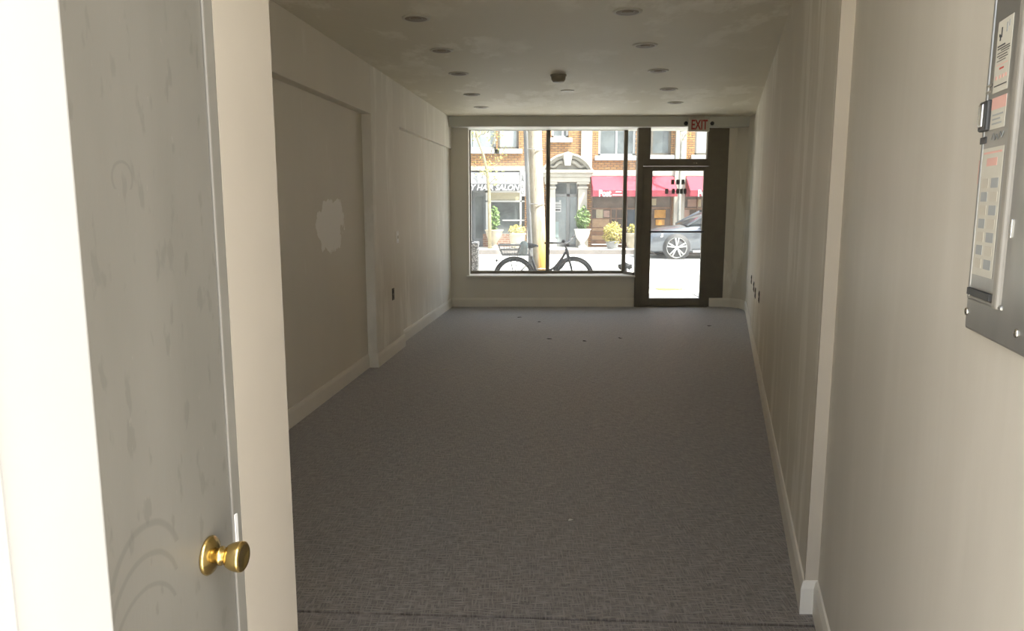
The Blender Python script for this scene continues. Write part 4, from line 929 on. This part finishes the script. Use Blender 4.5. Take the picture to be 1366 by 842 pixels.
for s_ in (-1, 1):
    yy = YC + 0.92 + s_ * 0.76
    MB().tube([(CX0 + 1.24, YC + 0.92 + s_ * 0.80, Zc + 1.0), (CX0 + 1.95, YC + 0.92 + s_ * 0.71, Zc + 1.39), (CX0 + 2.35, YC + 0.92 + s_ * 0.67, Zc + 1.49)], 0.035, 8).build('pillar', 'car_paint', car)
    MB().rod((CX0 + 2.62, YC + 0.92 + s_ * 0.80, Zc + 1.0), (CX0 + 2.70, YC + 0.92 + s_ * 0.675, Zc + 1.50), 0.035, n=8).build('pillar', 'car_paint', car)
    mr = MB().lathe([(0, -0.10), (0.05, -0.09), (0.075, 0), (0.06, 0.08), (0, 0.09)], (CX0 + 1.66, YC + 0.92 + s_ * 0.98, Zc + 1.06), (0, 1, 0), 14)
    mr.rod((CX0 + 1.64, YC + 0.92 + s_ * 0.82, Zc + 1.0), (CX0 + 1.66, YC + 0.92 + s_ * 0.95, Zc + 1.04), 0.025, n=8); mr.build('wing_mirror', 'car_paint', car)
    MB().add([(CX0 + 0.10, YC + 0.92 + s_ * 0.70, Zc + 0.60), (CX0 + 0.50, YC + 0.92 + s_ * 0.895, Zc + 0.66), (CX0 + 0.52, YC + 0.92 + s_ * 0.87, Zc + 0.76), (CX0 + 0.13, YC + 0.92 + s_ * 0.66, Zc + 0.70)], [(0, 1, 2, 3)]).build('headlamp', 'lamp_clear', car)
    MB().box(CX0 + 1.40, CX0 + 3.2, YC + 0.92 + s_ * 0.905, YC + 0.92 + s_ * 0.945, Zc + 0.20, Zc + 0.27).build('sill_trim', 'alloy', car, bevel=0.01)
def car_wheel(cx_, side):
    c = Vector((cx_, YC + 0.92 + side * 0.84, Zc + 0.345)); ay = (0, side, 0)
    MB().lathe([(0, 0.068), (0.41, 0.068), (0.41, 0.082), (0, 0.082)], c, ay, 32).build('wheel_arch', 'black_rubber', car)
    w = MB().lathe([(0.25, -0.09), (0.31, -0.09), (0.342, -0.05), (0.345, 0.05), (0.325, 0.092), (0.29, 0.098), (0.285, 0.05), (0.25, 0.0)], c, ay, 36).build('wheel', 'tyre', car)
    MB().lathe([(0.262, 0.03), (0.292, 0.099), (0.300, 0.104), (0.300, 0.094), (0.28, 0.02)], c, ay, 36).build('rim', 'alloy', w)
    MB().lathe([(0, 0.03), (0.27, 0.03), (0.27, 0.045), (0, 0.045)], c, ay, 24).build('brake_disc', 'dark_metal', w)
    sp_ = MB(); sp_.lathe([(0, 0.05), (0.065, 0.05), (0.06, 0.095), (0, 0.10)], c, ay, 16)
    for k in range(5):
        for d_ in (-0.17, 0.17):
            a_ = PI / 2 + 2 * PI * k / 5
            p0 = c + Vector((math.cos(a_ + d_ * 0.6) * 0.04, side * 0.085, math.sin(a_ + d_ * 0.6) * 0.04)); p1 = c + Vector((math.cos(a_ + d_) * 0.285, side * 0.088, math.sin(a_ + d_) * 0.285))
            sp_.rod(p0, p1, 0.018, 0.026, n=8)
    sp_.build('spokes', 'alloy', w)
for cx_ in (CX0 + 0.92, CX0 + 3.62):
    for s_ in (-1, 1): car_wheel(cx_, s_)

# ---- street trees and planters
def leaf_cloud(n, pick, size):
    mb = MB()
    for _ in range(n):
        p = Vector(pick()); a_ = Vector((random.gauss(0, 1), random.gauss(0, 1), random.gauss(0, 1))).normalized(); b_ = a_.orthogonal().normalized(); s_ = size * random.uniform(0.6, 1.3)
        mb.add([p - a_ * s_, p + b_ * s_ * 0.5, p + a_ * s_, p - b_ * s_ * 0.5], [(0, 1, 2, 3)])
    return mb
def street_tree(label, trunk, radii, bark, branches, leaf, n_leaf, lsize):
    t = thing('street_tree', label, 'tree', trunk[0])
    tr_ = MB().tube(trunk, radii, 10).build('trunk', bark, t)
    br = MB(); tips = []
    for (p0, p1, r_) in branches:
        p0, p1 = Vector(p0), Vector(p1); mid = (p0 + p1) / 2 + Vector((0, 0, 0.08))
        br.tube([p0, mid, p1], [r_, r_ * 0.7, r_ * 0.35], 6); tips += [mid, p1]
        for _ in range(5):
            q0 = p0.lerp(p1, random.uniform(0.35, 0.95)); q1 = q0 + Vector((random.uniform(-0.5, 0.5), random.uniform(-0.5, 0.5), random.uniform(0.1, 0.55)))
            br.tube([q0, (q0 + q1) / 2 + Vector((0, 0, 0.03)), q1], [r_ * 0.35, r_ * 0.25, r_ * 0.12], 5); tips += [q1, (q0 + q1) / 2]
    br.build('branches', bark, t)
    leaf_cloud(n_leaf, lambda: random.choice(tips) + Vector((random.gauss(0, 0.13), random.gauss(0, 0.13), random.gauss(0, 0.12))), lsize).build('foliage', leaf, t, kind='stuff')
    return t
YT = 24.55
def T(px, py, dy=0.0): return (fx(px, YT), YT + dy, fz(py, YT))
street_tree('slim pale-barked young tree with sparse spring leaves outside the salon', [T(653, 338), T(653, 290), T(652.5, 256), T(650, 228), T(645, 206), T(637, 184), T(634, 165), T(631, 130)],
            [0.062, 0.058, 0.054, 0.045, 0.038, 0.032, 0.025, 0.012], 'bark_pale',
            [(T(637, 184), T(650, 176, 0.3), 0.02), (T(650, 176, 0.3), T(664, 168, 0.4), 0.014), (T(637, 186), T(626, 176, -0.2), 0.015), (T(636, 178), T(643, 150), 0.02), (T(634, 168), T(622, 140), 0.02), (T(634, 165), T(655, 135, -0.3), 0.02),
             (T(651, 232), T(664, 218, 0.3), 0.014), (T(651, 240), T(640, 226, -0.3), 0.014), (T(652, 246), T(668, 238, -0.4), 0.012), (T(655, 205, 0.1), T(661, 178, 0.2), 0.012)], 'leaf_spring', 520, 0.045)
street_tree('slim grey forked young tree behind the parked car', [T(906, 334), T(906, 290), T(906, 240), T(906.5, 200), T(906, 176)], [0.062, 0.058, 0.052, 0.046, 0.042], 'bark_grey',
            [(T(906, 178), T(895, 150), 0.035), (T(906, 178), T(919, 150, 0.2), 0.035), (T(906, 190), T(915, 176, -0.3), 0.014), (T(895, 150), T(885, 110), 0.022), (T(919, 150, 0.2), T(930, 110), 0.022)], 'leaf_spring', 260, 0.045)
def planter(name, label, px, pyb, prof, potmat, leafmat, ctr, rad, n, lsize, y=24.95):
    x_, z0 = fx(px, y), ZF
    t = thing(name, label, 'planter', (x_, y, z0))
    p = MB().lathe(prof, (x_, y, z0), n=24).build('pot', potmat, t)
    rt, ht = prof[-2] if prof[-1][0] == 0 else prof[-1]
    MB().lathe([(0, ht - 0.06), (rt * 0.92, ht - 0.06), (rt * 0.90, ht - 0.03), (0, ht - 0.02)], (x_, y, z0), n=18).build('soil', 'soil', p)
    def pick():
        while True:
            v = Vector((random.uniform(-1, 1), random.uniform(-1, 1), random.uniform(-1, 1)))
            if 0.25 < v.length < 1: return (x_ + v.x * rad[0], y + v.y * rad[0], z0 + ctr + v.z * rad[1])
    stm = MB()
    for k in range(9):
        a_ = 2 * PI * k / 9; stm.rod((x_ + 0.03 * math.cos(a_), y + 0.03 * math.sin(a_), z0 + ht - 0.05), (x_ + rad[0] * 0.6 * math.cos(a_), y + rad[0] * 0.6 * math.sin(a_), z0 + ctr + rad[1] * 0.5), 0.008, 0.004, n=5)
    stm.build('stems', 'leaf_green', t)
    leaf_cloud(n, pick, lsize).build('foliage', leafmat, t, kind='stuff')
URN = [(0, 0), (0.17, 0), (0.17, 0.05), (0.10, 0.09), (0.085, 0.17), (0.12, 0.21), (0.22, 0.32), (0.27, 0.46), (0.285, 0.56), (0.31, 0.58), (0.31, 0.61), (0.28, 0.61)]
POT = [(0, 0), (0.19, 0), (0.21, 0.05), (0.255, 0.30), (0.27, 0.44), (0.295, 0.46), (0.295, 0.50), (0.26, 0.50)]
planter('potted_plant', 'cream stone urn with a green plant behind the slim pale tree', 659, 333, URN, 'pot_cream', 'leaf_green', 0.98, (0.20, 0.42), 300, 0.05)
planter('potted_plant', 'cream pot of yellow-green leaves under the salon window', 690, 330, POT, 'pot_cream', 'leaf_yellow', 0.60, (0.30, 0.17), 260, 0.05)
planter('potted_plant', 'white stone urn with a tall green plant beside the stone portal', 777.5, 332, [(a_ * 0.92, b_ * 1.05) for a_, b_ in URN], 'pot_white', 'leaf_green', 0.98, (0.25, 0.42), 460, 0.055)
planter('potted_shrub', 'round yellow flowering shrub in a dark pot before the wooden shop front', 818, 340, [(a_ * 0.8, b_ * 0.5) for a_, b_ in POT], 'conduit_grey', 'leaf_yellow', 0.50, (0.34, 0.40), 620, 0.05, 24.6)
planter('potted_shrub', 'small pinkish-yellow shrub in a cream pot past the wooden shop front', 846, 335, POT, 'pot_cream', 'leaf_yellow', 0.62, (0.24, 0.18), 200, 0.05)

# ---- bits of lint on the carpet
for k, (x, y, s_, mt) in enumerate([(0.10, 9.75, 0.030, 'socket_dark'), (0.35, 9.35, 0.022, 'socket_dark'), (0.42, 8.15, 0.030, 'socket_dark'), (0.80, 8.02, 0.022, 'socket_dark'), (1.22, 8.20, 0.024, 'socket_dark'),
                                    (2.45, 9.05, 0.030, 'socket_dark'), (-0.62, 6.60, 0.028, 'paper_white'), (0.28, 3.35, 0.012, 'paper_white'), (-0.21, 5.95, 0.012, 'paper_white')]):
    mb = MB(); ptsl = [(x + s_ * q * 0.9, y + s_ * 0.4 * math.sin(q * 2.1 + k), 0.003 + 0.003 * math.cos(q * 1.7 + k) ** 2) for q in (-1, -0.4, 0.3, 1)]
    o = mb.tube(ptsl, [0.002, 0.005, 0.004, 0.002], 6).build('lint', mt)
    tag(o, ('tiny dark crumb of lint lying on the grey carpet' if mt == 'socket_dark' else 'tiny pale scrap lying on the grey carpet'), 'lint', 'dark lint on the carpet' if mt == 'socket_dark' else 'pale scraps on the carpet')
